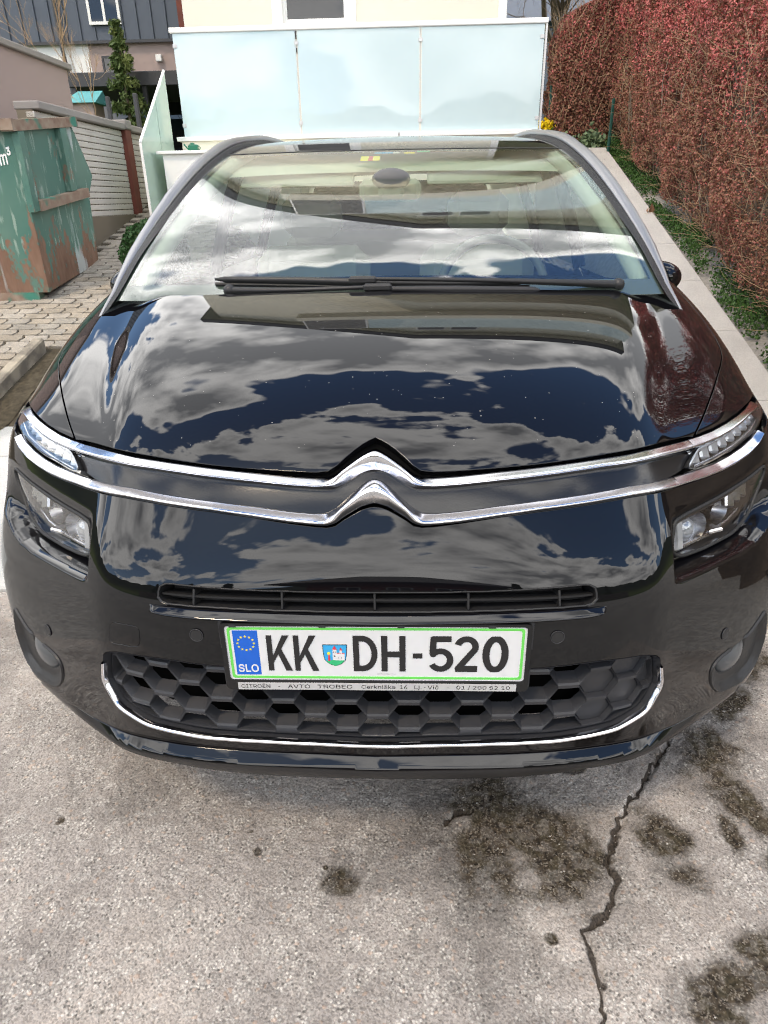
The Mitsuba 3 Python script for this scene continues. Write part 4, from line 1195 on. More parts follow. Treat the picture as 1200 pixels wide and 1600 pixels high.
aa = np.linspace(0, 2 * np.pi, 361); rr = np.array([17, 30, 60, 110, 160, 210, 260, 330, 420, 600.0])
R, A = np.meshgrid(rr, aa)
HZ = hill_z(R, A) * sst(110, 330, R) - .05 + (R > 17) * 0
HZ += np.where(R > 150, 6 * (meshkit.fbm(np.stack([R * np.cos(A) * .05, R * np.sin(A) * .05, 0 * R], -1), 3, seed=6) - .5), 0)
HX, HY = R * np.cos(A), R * np.sin(A) + 6
HZ = HZ + 2.1 * sst(2, 12, HY) * sst(400, 100, R)
m = skin(np.stack([HX, HY, HZ - .06], -1), closed=False)
f = np.asarray(m.faces)
if np.cross(m.vertices[f[0, 1]] - m.vertices[f[0, 0]], m.vertices[f[0, 2]] - m.vertices[f[0, 0]])[2] < 0:
    f = f[:, ::-1]


def hill_col(p, n, uv):
    a = fbm(p.x * .05, p.y * .05, p.z * .05, 4)
    far = smoothstep(100, 200, dr.sqrt(p.x * p.x + p.y * p.y))
    return mix(mix(mi.Color3f(.06, .09, .03), mi.Color3f(.10, .11, .045), a), mix(mi.Color3f(.018, .03, .022), mi.Color3f(.05, .055, .035), a), far)


prin('hill_cover', proc(hill_col), .95, specular=.05)
k = add('hills', trimesh.Trimesh(m.vertices, f, process=False), 'hill_cover', smooth=True); tag(k, 'meadow and wooded hills all round', kind='structure')

# ------------------------------------------------------------------ pavers, kerbs and slabs
for i, c in enumerate(((.33, .295, .245), (.29, .265, .225), (.36, .325, .275), (.31, .27, .215))):
    bumped(f'paver_{i}', proc(lambda p, n, uv, c=c: mi.Color3f(*c) * (.65 + .5 * fbm(p.x * 9, p.y * 9, p.z * 9, 3)) * (.8 + .35 * noise(p.x * 170, p.y * 170, 2))), proc(lambda p, n, uv: .002 * fbm(p.x * 70, p.y * 70, 0, 3), eps=.002), rough=.9, spec=.2)
prin('joint_soil', proc(lambda p, n, uv: mix(mi.Color3f(.035, .03, .022), mi.Color3f(.10, .085, .06), fbm(p.x * 40, p.y * 40, 0, 3))), .95, specular=.05)
m, uvv = sheet(np.linspace(-7, -1.75, 50), np.linspace(2.7, 8.9, 60), lambda x, y: ground_z(x, y) + .004)
k = add('paved_yard', m, 'joint_soil', smooth=True); tag(k, 'yard of interlocking concrete blocks on the left', kind='structure')
yard = k
BL, BW = .20, .112


def block():
    a, b, z = BL / 2 - .004, BW / 2 - .004, .020
    pts = [(-a - z / 2, -b), (-a * .33, -b + .0), (0, -b - z * .35), (a * .40, -b), (a - z / 2, -b), (a + z / 2, -b * .1), (a - z / 2, b), (a * .33, b), (0, b - z * .35), (-a * .4, b), (-a - z / 2, b), (-a + z / 2, -b * .1 + .01)]
    P = Polygon(pts).buffer(-.003).buffer(.003, quad_segs=1)
    lo = prism(P, .03); v = np.asarray(lo.vertices)
    top = v[:, 2] > .02
    c = v[top][:, :2]
    v = v.copy(); v[top, :2] = c * .965
    return trimesh.Trimesh(v, lo.faces, process=False)


blk = block()
ents = []
row = 0
for y in np.arange(2.9, 8.6, BW):
    row += 1
    for x in np.arange(-6.9, -1.8, BL):
        xx = x + (row % 2) * BL / 2
        lim = -2.78 if y < 4.22 else -1.75
        if xx > lim - .1 or xx < -3.75 - (y - 3) * .35 or (y > 6.5 and xx < -3.2):
            continue
        ents.append((y - xx * .0, xx, y))
ents.sort()
vv0 = np.asarray(blk.vertices)
rest = []
plys = [mikit.ply(blk, f'paver_{i}') for i in range(4)]
for i, (_, x, y) in enumerate(ents):
    gx = (ground_z(x, y + .05) - ground_z(x, y - .05)) / .1
    t = rng.normal(0, .9, 3)
    M = T().translate([x + rng.normal(0, .002), y + rng.normal(0, .002), float(ground_z(x, y)) - .006 + rng.normal(0, .0015)]).rotate([1, 0, 0], math.degrees(math.atan(gx)) + t[0]).rotate([0, 1, 0], t[1]).rotate([0, 0, 1], t[2] * .6)
    if i < 298:
        k = key_for('paving_block', yard)
        scene[k] = {**plys[int(rng.integers(4))], 'to_world': M}
    else:
        h = np.array(M.matrix)
        rest.append(trimesh.Trimesh(vv0 @ h[:3, :3].T + h[:3, 3], blk.faces, process=False))
if rest:
    k = add('far_blocks', cat(rest), 'paver_0', yard); tag(k, kind='stuff')

bumped('kerb_stone', proc(lambda p, n, uv: mix(mi.Color3f(.46, .45, .43), mi.Color3f(.36, .35, .335), fbm(p.x * 3, p.y * 3, p.z * 3, 4)) * (.85 + .28 * noise(p.x * 220, p.y * 220, p.z * 220))), proc(lambda p, n, uv: .0006 * fbm(p.x * 150, p.y * 150, p.z * 150, 2), eps=.001), rough=.85, spec=.2)
bumped('old_kerb', proc(lambda p, n, uv: mix(mi.Color3f(.36, .32, .25), mi.Color3f(.19, .17, .14), smoothstep(.35, .7, fbm(p.x * 9, p.y * 9, p.z * 9, 4)))), proc(lambda p, n, uv: .003 * fbm(p.x * 50, p.y * 50, p.z * 50, 3), eps=.002), rough=.92, spec=.15)
bumped('smooth_slab', proc(lambda p, n, uv: mix(mi.Color3f(.50, .495, .475), mi.Color3f(.36, .37, .355), smoothstep(.35, .75, fbm(p.x * 2, p.y * 2, 3, 4))) * (.88 + .2 * noise(p.x * 200, p.y * 200, 1))), proc(lambda p, n, uv: .0004 * fbm(p.x * 90, p.y * 90, 0, 2), eps=.001), rough=.8, spec=.25)
sk = key_for('slab_strip'); tag(sk, 'pale smooth concrete slabs beside the left front wheel', kind='structure')
for y0, y1 in ((1.13, 2.55), (2.56, 3.42), (3.43, 4.16)):
    add('slab', box(-2.58, -.95, y0, y1 - .008, -.06, .016, .006), 'smooth_slab', sk)
bd = key_for('earth_strip')
m, uvv = sheet(np.linspace(-2.74, -2.52, 8), np.linspace(2.4, 4.2, 40), lambda x, y: .0 + .03 * meshkit.fbm(np.stack([x * 12, y * 12, 0 * x], -1), 3, seed=4) + np.minimum(ground_z(x, y), .3) * .9)
scene[bd] = mikit.ply(m, 'joint_soil', smooth=True); tag(bd, 'strip of bare soil along the yard kerb', kind='structure')
ek = thing('yard_kerb', 'weathered low concrete kerb edging the paved yard on the left', 'kerb')
for i in range(2):
    y0 = 2.55 + i * .80
    z0, z1 = float(ground_z(-2.8, y0)), float(ground_z(-2.8, y0 + .79))
    b = box(-2.80, -2.71, y0, y0 + .79, -.15, .11, .012); v = np.asarray(b.vertices); v = v.copy(); v[:, 2] += z0 + (z1 - z0) * (v[:, 1] - y0) / .79
    add('kerb_stone', trimesh.Trimesh(v, b.faces, process=False), 'old_kerb', ek)


def kx(y):
    return 2.32 + .102 * (y - 3.49)


def kz(y):
    return .34 + .2235 * (y - 3.49)


rk = thing('garden_wall', 'long pale coping stones topping the low wall below the red hedge', 'wall')
yy = np.array([.9, 1.9, 2.9, 3.9, 4.9, 5.9, 6.9, 7.9, 8.9, 9.8, 10.7])
for a, b_ in zip(yy[:-1], yy[1:]):
    def pt(y, s, dz):
        return (kx(y) - s, y, max(kz(y), .08 + (y - .9) * .06) + dz)
    a2 = b_ - .006
    m = trimesh.convex.convex_hull([pt(y, s, dz) for y in (a, a2) for s, dz in ((0, -.01), (.008, 0), (.322, 0), (.33, -.01), (0, -.06), (.33, -.06))])
    add('coping_stone', m, 'kerb_stone', rk)
    m = trimesh.convex.convex_hull([(kx(y) - s, y, z) for y in (a, a2 + .006) for s in (.03, .30) for z in (-.2, max(kz(y), .08 + (y - .9) * .06) - .060)])
    add('wall_block', m, 'old_kerb', rk)

# ------------------------------------------------------------------ house
bumped('cream_render', proc(lambda p, n, uv: mix(mi.Color3f(.74, .72, .62), mi.Color3f(.70, .675, .575), fbm(p.x * 1.2, p.y, p.z * .7, 4))), proc(lambda p, n, uv: .0012 * noise(p.x * 240, p.y * 240, p.z * 240), eps=.002), rough=.9, spec=.1)
prin('white_paint', (.80, .80, .78), .5)
bs('frosted_glass', type='twosided', bsdf={'type': 'plastic', 'int_ior': 1.6, 'diffuse_reflectance': rgb(.555, .68, .70)})
prin('frosted_green', (.38, .50, .42), .08, specular=.5)
bs('house_glass', type='twosided', bsdf={'type': 'plastic', 'int_ior': 1.6, 'diffuse_reflectance': rgb(.012, .014, .018)})
prin('fascia_dark', (.03, .032, .035), .5)
prin('soffit', (.55, .54, .50), .8)
prin('aluminium', (.6, .6, .6), .4, .6)
hs = thing('cream_house', 'cream rendered house rising behind the frosted glass screen', 'house')
WX = (-1.81, -.80)
for nm, b in (('wall', box(-3.25, WX[0], 11, 11.35, 1.2, 5.99)), ('wall', box(WX[1], 1.37, 11, 11.35, 1.2, 5.99)), ('wall', box(WX[0], WX[1], 11, 11.35, 1.2, 3.665)), ('wall', box(WX[0], WX[1], 11, 11.35, 5.05, 5.99)), ('wall', box(-3.25, -3.0, 11.352, 20, 1.2, 5.99)), ('wall', box(1.20, 1.48, 11.352, 20, 1.2, 5.99)), ('wall', box(-3.25, 1.48, 20, 20.3, 1.2, 5.99))):
    add(nm, b, 'cream_render', hs)
k = add('corner_trim', box(1.372, 1.49, 10.97, 11.349, 1.2, 5.99), 'white_paint', hs); tag(k, 'white corner strip')


def window(x0, x1, z0, z1, y, parent, sash=1, fw=.06, depth=.10, mat='white_paint'):
    wk = key_for('window', parent)
    scene_frame = cat(box(x0, x0 + fw, y + depth, y + depth + .06, z0, z1), box(x1 - fw, x1, y + depth, y + depth + .06, z0, z1), box(x0 + fw, x1 - fw, y + depth, y + depth + .06, z1 - fw, z1), box(x0 + fw, x1 - fw, y + depth, y + depth + .06, z0, z0 + fw),
                      *[box(x0 + (x1 - x0) * i / sash - fw / 2, x0 + (x1 - x0) * i / sash + fw / 2, y + depth + .002, y + depth + .058, z0 + fw, z1 - fw) for i in range(1, sash)])
    add('frame', scene_frame, mat, wk)
    add('pane', box(x0 + fw * .5, x1 - fw * .5, y + depth + .02, y + depth + .035, z0 + fw * .5, z1 - fw * .5), 'house_glass', wk)
    return wk


window(-1.78, -.83, 3.68, 5.03, 11, hs, 1, .055)
add('window_reveal', cat(box(-1.93, -1.782, 10.985, 11.12, 3.62, 5.05), box(-.828, -.70, 10.985, 11.12, 3.62, 5.05), box(-1.93, -.70, 10.975, 11.16, 3.60, 3.665)), 'white_paint', hs)
for x0, x1 in ((.35, 1.05), (1.15, 1.85)):
    wk = key_for('window', hs)
    add('frame', box(x0, x1, 10.255, 10.298, 7.75, 8.15, .004), 'white_paint', wk); add('pane', box(x0 + .04, x1 - .04, 10.245, 10.254, 7.79, 8.11), 'house_glass', wk)
lv = key_for('louvre', hs)
add('frame', box(-2.1, -.72, 9.76, 9.79, 6.75, 7.55, .004), 'aluminium', lv)
for i in range(11):
    b = box(-2.06, -.76, -.012, .012, -.024, .024); b.apply_transform(trimesh.transformations.rotation_matrix(.6, [1, 0, 0])); b.apply_translation([0, 9.735, 6.80 + i * .068])
    add('slat', b, 'aluminium', lv)
up = key_for('upper_storey', hs)
um = prism(Polygon([(-5.4, 13.7), (.35, 10.30), (6.6, 10.30), (6.6, 13.6), (3.0, 13.6), (3.0, 20.3), (-5.4, 20.3)]), 2.45); um.apply_translation([0, 0, 6.0])
add('front', um, 'cream_render', up)
add('balcony_slab', box(-2.2, 6.6, 9.72, 10.298, 6.55, 6.78), 'cream_render', up)
add('balcony_glass', box(-.70, 6.5, 9.76, 9.78, 6.80, 7.55), 'frosted_glass', up)
eave = Polygon([(-6.2, 13.8), (.35, 9.9), (7.2, 9.9), (7.2, 14.0), (3.3, 14.0), (3.3, 20.6), (-6.2, 20.6)])
rf = key_for('roof', hs)
r = prism(eave, .32); r.apply_translation([0, 0, 8.47]); scene[rf] = mikit.ply(r, 'fascia_dark')
r = prism(eave.buffer(-.06), .012); r.apply_translation([0, 0, 8.455]); add('soffit', r, 'soffit', rf)
# terrace with the frosted screen
tr2 = thing('terrace', 'raised terrace base in white under the frosted glass screen', 'terrace')
add('base', box(-2.75, 1.66, 8.46, 10.96, .8, 1.985), 'cream_render', tr2)
add('ledge', box(-2.80, 1.68, 8.43, 10.968, 1.987, 2.035, .004), 'white_paint', tr2)
gs = thing('glass_screen', 'wide frosted pale blue glass screen of three panes in front of the house', 'screen')
jx = (-2.73, -1.255, .207, 1.655)
for a, b_ in zip(jx[:-1], jx[1:]):
    add('pane', box(a + .012, b_ - .012, 8.50, 8.52, 2.04, 3.105, .003), 'frosted_glass', gs)
for x in jx[1:3]:
    add('joint', box(x - .007, x + .007, 8.503, 8.517, 2.037, 3.10), 'soffit', gs)
add('clamp', cat(box(-1.264, -1.246, 8.492, 8.502, 3.02, 3.10), box(-1.262, -1.248, 8.492, 8.502, 2.88, 2.93)), 'fascia_dark', gs)
for x in (-2.70, *jx[1:3], 1.62):
    for z in (2.16, 2.98):
        add('clamp', box(x - .025, x + .025, 8.488, 8.499, z - .02, z + .02, .004), 'aluminium', gs)
add('top_rail', box(-2.75, 1.68, 8.48, 8.54, 3.107, 3.16, .006), 'white_paint', gs)
add('end_post', box(1.655, 1.675, 8.49, 8.53, 2.037, 3.106), 'aluminium', gs)
ss_ = thing('stair_screen', 'greenish glass screen with a sloping top edge at the left end of the terrace', 'screen')


def xslab(pts, x0, x1):
    m = prism(Polygon(pts), x1 - x0); v = np.asarray(m.vertices)
    return trimesh.Trimesh(np.stack([x0 + v[:, 2], v[:, 0], v[:, 1]], -1), np.asarray(m.faces)[:, ::-1], process=False)


add('pane', xslab([(7.30, 1.0), (7.30, 1.90), (7.95, 2.365), (7.95, 1.0)], -2.87, -2.85), 'frosted_green', ss_)
add('pane', xslab([(7.965, 1.0), (7.965, 2.372), (8.44, 2.715), (8.44, 1.0)], -2.87, -2.85), 'frosted_green', ss_)
add('top_rail', tube([(-2.86, 7.28, 1.90), (-2.86, 8.45, 2.73)], .016, 6), 'white_paint', ss_)
add('end_trim', box(-2.872, -2.848, 7.28, 7.298, 1.0, 1.905), 'white_paint', ss_)
lw = thing('white_parapet', 'low white parapet wall behind the car left of the windscreen', 'wall')
add('body', box(-2.74, -1.2, 7.62, 7.85, .6, 1.80), 'white_paint', lw)
add('coping', box(-2.80, -1.15, 7.58, 7.89, 1.802, 1.835, .004), 'white_paint', lw)
pn = cat(box(-2.60, -2.44, 8.0, 8.12, 1.84, 1.96, .02), box(-2.56, -2.50, 8.02, 8.08, 1.955, 1.985, .01))
prin('green_plastic', (.008, .13, .075), .4)
can_ = (cat(pn, tube([(-2.60, 8.06, 1.88), (-2.68, 8.06, 1.97)], .012, 6), tube([(-2.44, 8.06, 1.95), (-2.40, 8.06, 1.91), (-2.44, 8.06, 1.86)], .008, 6)))
can_.apply_translation([2.52, -8.06, -1.84]); can_.apply_scale(.7); can_.apply_translation([-2.50, 8.06, 1.84])
k = add('watering_can', can_, 'green_plastic'); tag(k, 'small green plastic can on the ledge under the glass screen', 'can')
add('can_ledge', box(-2.74, -1.2, 7.852, 8.42, .6, 1.838), 'cream_render', lw)

# ------------------------------------------------------------------ striped garden wall on the left
bumped('pale_block', proc(lambda p, n, uv: mix(mi.Color3f(.60, .57, .52), mi.Color3f(.48, .455, .41), fbm(p.y * 7, p.z * 14, p.x * 7, 3))), proc(lambda p, n, uv: .002 * noise(p.x * 120, p.y * 120, p.z * 120), eps=.002), rough=.9, spec=.1)
prin('red_brown', proc(lambda p, n, uv: mix(mi.Color3f(.21, .06, .04), mi.Color3f(.13, .045, .035), fbm(p.x * 9, p.y * 9, p.z * 9, 3))), .8)
prin('grey_coping', (.24, .22, .205), .6)
prin('plinth', (.16, .135, .10), .95)
sw_ = thing('striped_wall', 'pale garden wall of thin horizontal courses with a red brown pillar', 'wall')
for a, b_ in ((6.0, 8.06), (8.24, 9.6)):
    for r in range(15):
        z0 = 1.18 + r * .0605
        add('course', box(-3.42, -3.34 + rng.normal(0, .0015), a, b_ - .002, z0, z0 + .052, .004), 'pale_block', sw_)
    add('mortar_core', box(-3.5, -3.352, a, b_, .9, 2.09), 'plinth', sw_)
    add('plinth', box(-3.5, -3.31, a, b_, .6, 1.18 + .02 * 0, .005), 'plinth', sw_)
    add('coping', box(-3.52, -3.28, a, b_, 2.092, 2.16, .008), 'grey_coping', sw_)
add('pillar', box(-3.50, -3.29, 8.062, 8.238, .6, 2.10, .006), 'red_brown', sw_)
add('pillar_cap', box(-3.53, -3.27, 8.062, 8.238, 2.102, 2.20, .01), 'grey_coping', sw_)

# ------------------------------------------------------------------ skip


def skip_col(p, n, uv):
    a = fbm(p.x * 5.1, p.y * 5.1, p.z * 2.0 + 4, 5)
    b = fbm(p.x * 21, p.y * 21, p.z * 5, 4)
    g = mix(mi.Color3f(.055, .15, .12), mi.Color3f(.115, .20, .16), noise(p.x * 5, p.y * 5, p.z * 3))
    g = mix(g, mi.Color3f(.36, .44, .38), .55 * smoothstep(.60, .75, fbm(p.x * 28, p.y * 28, p.z * 5, 4)))
    rust = mix(mi.Color3f(.12, .055, .035), mi.Color3f(.25, .16, .11), b)
    low = smoothstep(1.35, .70, p.z) * .22
    r = smoothstep(.60, .68, a * .52 + b * .38 + .10 * noise(p.x * 60, p.y * 60, p.z * 40) + low)
    scr = smoothstep(.70, .80, fbm(p.x * 6, p.y * 6, p.z * 1.3 + 30, 4) + .12 * noise(p.x * 40, p.y * 40, p.z * 4))
    return mix(mix(g, rust, r), mi.Color3f(.50, .56, .55), scr * .7)


bumped('skip_paint', proc(skip_col), proc(lambda p, n, uv: .003 * fbm(p.x * 25, p.y * 25, p.z * 12, 3), eps=.003), rough=.6, spec=.3)
bumped('skip_rust', proc(lambda p, n, uv: mix(mix(mi.Color3f(.17, .095, .065), mi.Color3f(.34, .28, .22), fbm(p.x * 14, p.y * 14, p.z * 14, 4)), mi.Color3f(.06, .20, .15), smoothstep(.55, .7, fbm(p.x * 5 + 9, p.y * 5, p.z * 5, 3)))), proc(lambda p, n, uv: .003 * fbm(p.x * 40, p.y * 40, p.z * 40, 3), eps=.003), rough=.8, spec=.2)
st = thing('skip', 'battered green rubbish skip with rust patches standing on the paved yard', 'skip')
prof = [(5.16, .60), (6.28, .76), (6.34, 1.38), (6.50, 1.56), (6.22, 1.98), (5.12, 1.86)]
XR, XL = -3.12, -5.0
rows = []
for x, sh_ in ((XR, 1.0), (XL, 1.0)):
    rows.append([(x, y, z) for y, z in prof])
pr = np.array(prof)
shell = []
yc, zc = pr.mean(0)
for x in (XR, XL):
    shell.append(np.array([(x, y, z) for y, z in prof]))
v = np.vstack([shell[0], shell[1]])
n = len(prof)
fc = []
for i in range(n):
    j = (i + 1) % n
    if i == n - 2:
        continue          # open top
    fc += [(i, j, n + j), (i, n + j, n + i)]
for i in range(1, n - 1):
    fc += [(0, i + 1, i), (n, n + i, n + i + 1)]
add('shell', trimesh.Trimesh(v, fc, process=False), 'skip_paint', st)
add('rubble', trimesh.convex.convex_hull(np.array([(x, y, z) for x in (XR - .03, XL + .03) for y, z in ((5.2, 1.7), (6.25, 1.8), (6.2, 1.5), (5.2, 1.5))])), 'plinth', st)
d_ = np.array([6.24 - 5.12, 2.0 - 1.875]);


def slant(y0, y1, za, zb, x0, x1, bev=.006):
    """A beam on the skip's right face between two heights that climbs with y."""
    k = (.125) / 1.12
    zz = lambda y, z: z + (y - 5.12) * k
    return trimesh.convex.convex_hull([(x, y, zz(y, z)) for x in (x0, x1) for y in (y0, y1) for z in (za, zb)])


add('rim', slant(5.05, 6.26, 1.845, 1.925, XR - .05, XR + .05), 'skip_rust', st)
add('rim', trimesh.convex.convex_hull([(x, y, z) for x in (XR + .05, XL) for y, z in ((5.04, 1.845), (5.13, 1.845), (5.04, 1.925), (5.13, 1.925))]), 'skip_rust', st)
add('beam', slant(5.20, 6.20, 1.245, 1.325, XR + .002, XR + .07), 'skip_rust', st)
for y0, y1, z0, z1 in ((5.10, 5.20, 1.25, 1.84), (5.86, 5.98, 1.33, 1.84)):
    add('rib', slant(y0, y1, z0, z1, XR + .001, XR + .055), 'skip_paint', st)
for x in (-3.75, -4.4):
    add('rib', box(x - .06, x + .06, 5.08, 5.14, .75, 1.84), 'skip_paint', st)
tmm = meshkit.text_mesh('m³', .10, .002, bold=True); vv_ = np.asarray(tmm.vertices)
k = add('lettering', trimesh.Trimesh(np.stack([-3.285 + vv_[:, 0] * .62, 5.118 - vv_[:, 2] + (1.60 + vv_[:, 1] - 1.86) * -.03, 1.60 + vv_[:, 1] + vv_[:, 0] * .1], -1), tmm.faces, process=False), 'white_paint', st)
for y, z in ((5.16, .57), (6.2, .72)):
    add('skid', box(XL, XR - .1, y, y + .1, z - .12, z + .03), 'skip_rust', st)

# ------------------------------------------------------------------ garage, dark house, canopy
bumped('mauve_render', proc(lambda p, n, uv: mi.Color3f(.40, .315, .29) * (.93 + .12 * fbm(p.x, p.y, p.z, 4))), proc(lambda p, n, uv: .001 * noise(p.x * 200, p.y * 200, p.z * 200), eps=.002), rough=.9, spec=.1)
prin('dark_cladding', (.085, .10, .125), .5, .2)
prin('anthracite', (.045, .045, .05), .5)
ga = thing('garage', 'mauve rendered flat roofed garage with a dark coping at the left edge', 'garage')
add('wall', box(-8.5, -4.7, 5.5, 9.98, 1.0, 3.0), 'mauve_render', ga)
m = box(-8.6, -4.64, 5.4, 10.04, 3.0, 3.075, .01); add('coping', m, 'grey_coping', ga)
dh = thing('dark_clad_house', 'far house with dark standing seam cladding over white and mauve walls', 'house')
add('upper_wall', box(-16, -6.17, 21.03, 29, 5.36, 8.6), 'dark_cladding', dh)
for x in np.arange(-15.7, -6.2, .40):
    if -8.62 < x < -7.70:
        add('seam', cat(box(x - .015, x + .015, 20.99, 21.03, 5.36, 5.68)), 'dark_cladding', dh); continue
    add('seam', box(x - .015, x + .015, 20.985, 21.03, 5.36, 8.6), 'dark_cladding', dh)
add('lower_wall', box(-16, -8.80, 21.1, 29, 2.0, 5.36), 'white_paint', dh)
add('lower_wall', box(-8.795, -6.19, 21.1, 29, 2.0, 5.36), 'mauve_render', dh)
add('drip_edge', box(-16, -6.15, 20.96, 21.03, 5.30, 5.37), 'anthracite', dh)
window(-8.60, -7.72, 5.72, 7.1, 20.93, dh, 2, .07, .01)
window(-8.45, -7.66, 4.2, 5.02, 21.0, dh, 1, .05, .02, 'anthracite')
add('lamp_box', box(-6.92, -6.76, 20.98, 21.1, 4.86, 5.02, .01), 'white_paint', dh)
add('downpipe', tube([(-9.50, 20.9, 8.5), (-9.46, 20.9, 5.2), (-9.40, 20.95, 4.5), (-9.40, 20.95, 2.2)], .05, 8), 'anthracite', dh)
add('corner_board', box(-6.165, -6.02, 21.0, 21.2, 5.3, 8.6), 'red_brown', dh)
add('rear_glazing', box(-16, -6.2, 21.05, 21.095, 2.2, 4.55), 'house_glass', dh)
cp = thing('terrace_canopy', 'flat anthracite terrace canopy on thin posts before the dark house', 'canopy')
add('roof', box(-8.02, -4.6, 17.5, 20.9, 3.82, 4.11, .01), 'anthracite', cp)
for x in (-7.9, -6.2, -4.8):
    add('post', box(x - .05, x + .05, 17.55, 17.65, 2.0, 3.82), 'anthracite', cp)
add('back_wall', box(-8.0, -4.6, 20.5, 20.55, 2.0, 3.82), 'house_glass', cp)
prin('turquoise', (.10, .34, .36), .6)
pl = thing('toy_house', 'small garden toy house with a turquoise roof behind the striped wall', 'toy house')
add('wall', box(-7.75, -7.15, 16.7, 17.3, 2.0, 3.40), 'mauve_render', pl)
add('roof', trimesh.convex.convex_hull([(-7.85, 16.6, 3.40), (-7.05, 16.6, 3.40), (-7.75, 17.4, 3.72), (-7.15, 17.4, 3.72), (-7.85, 17.4, 3.40), (-7.05, 17.4, 3.40)]), 'turquoise', pl)
add('opening', box(-7.70, -7.25, 16.68, 16.698, 2.6, 3.15), 'anthracite', pl)
for (x, y), wd in zip(((-6.35, 13.6), (-5.2, 12.6), (-4.6, 12.3)), ('nearest the toy house', 'in front of the slender conifer', 'nearest the sloping stair screen')):
    fp = thing('fence_post', '', 'post', 'dark fence posts behind the striped wall')
    labels[fp]['label'] = 'slim dark fence post behind the striped wall, ' + wd
    scene[fp] = mikit.ply(box(x - .035, x + .035, y - .035, y + .035, 1.9, 3.0, .01), 'anthracite')

# ------------------------------------------------------------------ plants
prin('bark', proc(lambda p, n, uv: mix(mi.Color3f(.14, .11, .085), mi.Color3f(.25, .20, .155), fbm(p.x * 20, p.y * 20, p.z * 8, 3))), .9, specular=.1)
for nm, c in (('leaf_brown', (.25, .135, .082)), ('leaf_red', (.32, .125, .095)), ('leaf_pink', (.56, .17, .155)), ('twig_tan', (.42, .29, .18)), ('leaf_green', (.042, .095, .02)), ('leaf_dark_green', (.025, .065, .018)), ('needle', (.085, .125, .04)), ('needle_pale', (.21, .25, .09)), ('petal', (.75, .55, .01)), ('leaf_grey', (.16, .22, .12))):
    scene[nm] = {'type': 'twosided', 'bsdf': {'type': 'principled', 'base_color': rgb(*c), 'roughness': .55, 'specular': .25}}


def leaves(P, size, aspect=1.7, N=None, r=rng):
    """A folded leaf of two triangles at each point."""
    n = len(P)
    a = r.normal(size=(n, 3)); a /= np.linalg.norm(a, axis=1, keepdims=True)
    b = r.normal(size=(n, 3)) if N is None else np.cross(a, N + r.normal(0, .5, (n, 3)))
    b = b - (a * b).sum(1, keepdims=True) * a; b /= np.linalg.norm(b, axis=1, keepdims=True) + 1e-9
    c = np.cross(a, b)
    s = np.broadcast_to(size, (n,))[:, None] * r.uniform(.6, 1.3, (n, 1))
    v = np.stack([P - a * s * aspect / 2, P + b * s / 2 + c * s * .12, P + a * s * aspect / 2, P - b * s / 2 + c * s * .12], 1).reshape(-1, 3)
    i = np.arange(n)[:, None] * 4
    f = np.concatenate([i + [[0, 1, 2]], i + [[0, 2, 3]]])
    return trimesh.Trimesh(v, f, process=False)


def sticks(A, Bp, r0, r1):
    """Thin three-sided sticks from A to B with a bend."""
    n = len(A)
    d = Bp - A; L = np.linalg.norm(d, axis=1, keepdims=True); t = d / (L + 1e-9)
    x = np.cross(t, np.array([.31, .82, .47])); x /= np.linalg.norm(x, axis=1, keepdims=True); y = np.cross(t, x)
    bend = (x * rng.normal(0, .06, (n, 1)) + y * rng.normal(0, .06, (n, 1))) * L
    rings = []
    for q in (0, .35, .7, 1.0):
        c = A + d * q + bend * math.sin(math.pi * q)
        r = (r0 * (1 - q) + r1 * q); r = np.broadcast_to(r, (n,))[:, None]
        rings.append(np.stack([c + r * (x * math.cos(g) + y * math.sin(g)) for g in (0, 2.094, 4.189)], 1))
    R_ = np.stack(rings, 1)     # n,4,3,3
    v = R_.reshape(-1, 3)
    f = []
    for k in range(3):
        for j in range(3):
            a, b_ = k * 3 + j, k * 3 + (j + 1) % 3
            f += [(a, b_, b_ + 3), (a, b_ + 3, a + 3)]
    f = np.array(f)
    return trimesh.Trimesh(v, (f[None] + (np.arange(n) * 12)[:, None, None]).reshape(-1, 3), process=False)


hd = thing('red_hedge', 'tall clipped hedge of reddish brown twigs and small leaves along the right side', 'hedge')


def hedge_pt(t, w, h):
    """t along the hedge in metres of y from 2.2, w across from its face, h above its foot."""
    y = 2.0 + t
    return np.stack([kx(y) + .07 + w, y + 0 * w, np.maximum(kz(y), .1) + h], -1)


def hedge_sample(n, t0, t1, skin_only=.75):
    t = t0 + (t1 - t0) * rng.random(n) ** 1.0
    h = rng.random(n) ** .8 * 2.02
    w = np.abs(rng.normal(0, .10, n)) + .02
    top = rng.random(n) < .28
    w = np.where(top, rng.uniform(0, .95, n), w)
    h = np.where(top, 2.0 - np.abs(rng.normal(0, .09, n)), h)
    p3 = np.stack([t * 1.6, h * 1.6, 0 * t], -1)
    w = w + (meshkit.fbm(p3, 3, seed=31) - .5) * .34 + .08 * np.clip(1 - h / .7, 0, 1) - .02 + np.clip(h - 1.7, 0, .4) ** 2 * 1.2 * (~top)
    h = h + (meshkit.fbm(p3 * 1.4 + 9, 3, seed=32) - .5) * .16 * (h > 1.5)
    return t, w, h


core = []
for t in np.linspace(-1.5, 9.9, 60):
    core.append([hedge_pt(np.array(t), np.array(.36 + .10 * math.sin(t * 5) * math.sin(hh * 4)), np.array(hh)) for hh in np.linspace(-.2, 1.78, 14)] + [hedge_pt(np.array(t), np.array(1.0), np.array(1.78)), hedge_pt(np.array(t), np.array(1.1), np.array(-.2))])
add('inner_thicket', skin(np.array(core), closed=False), 'bark', hd, smooth=True)


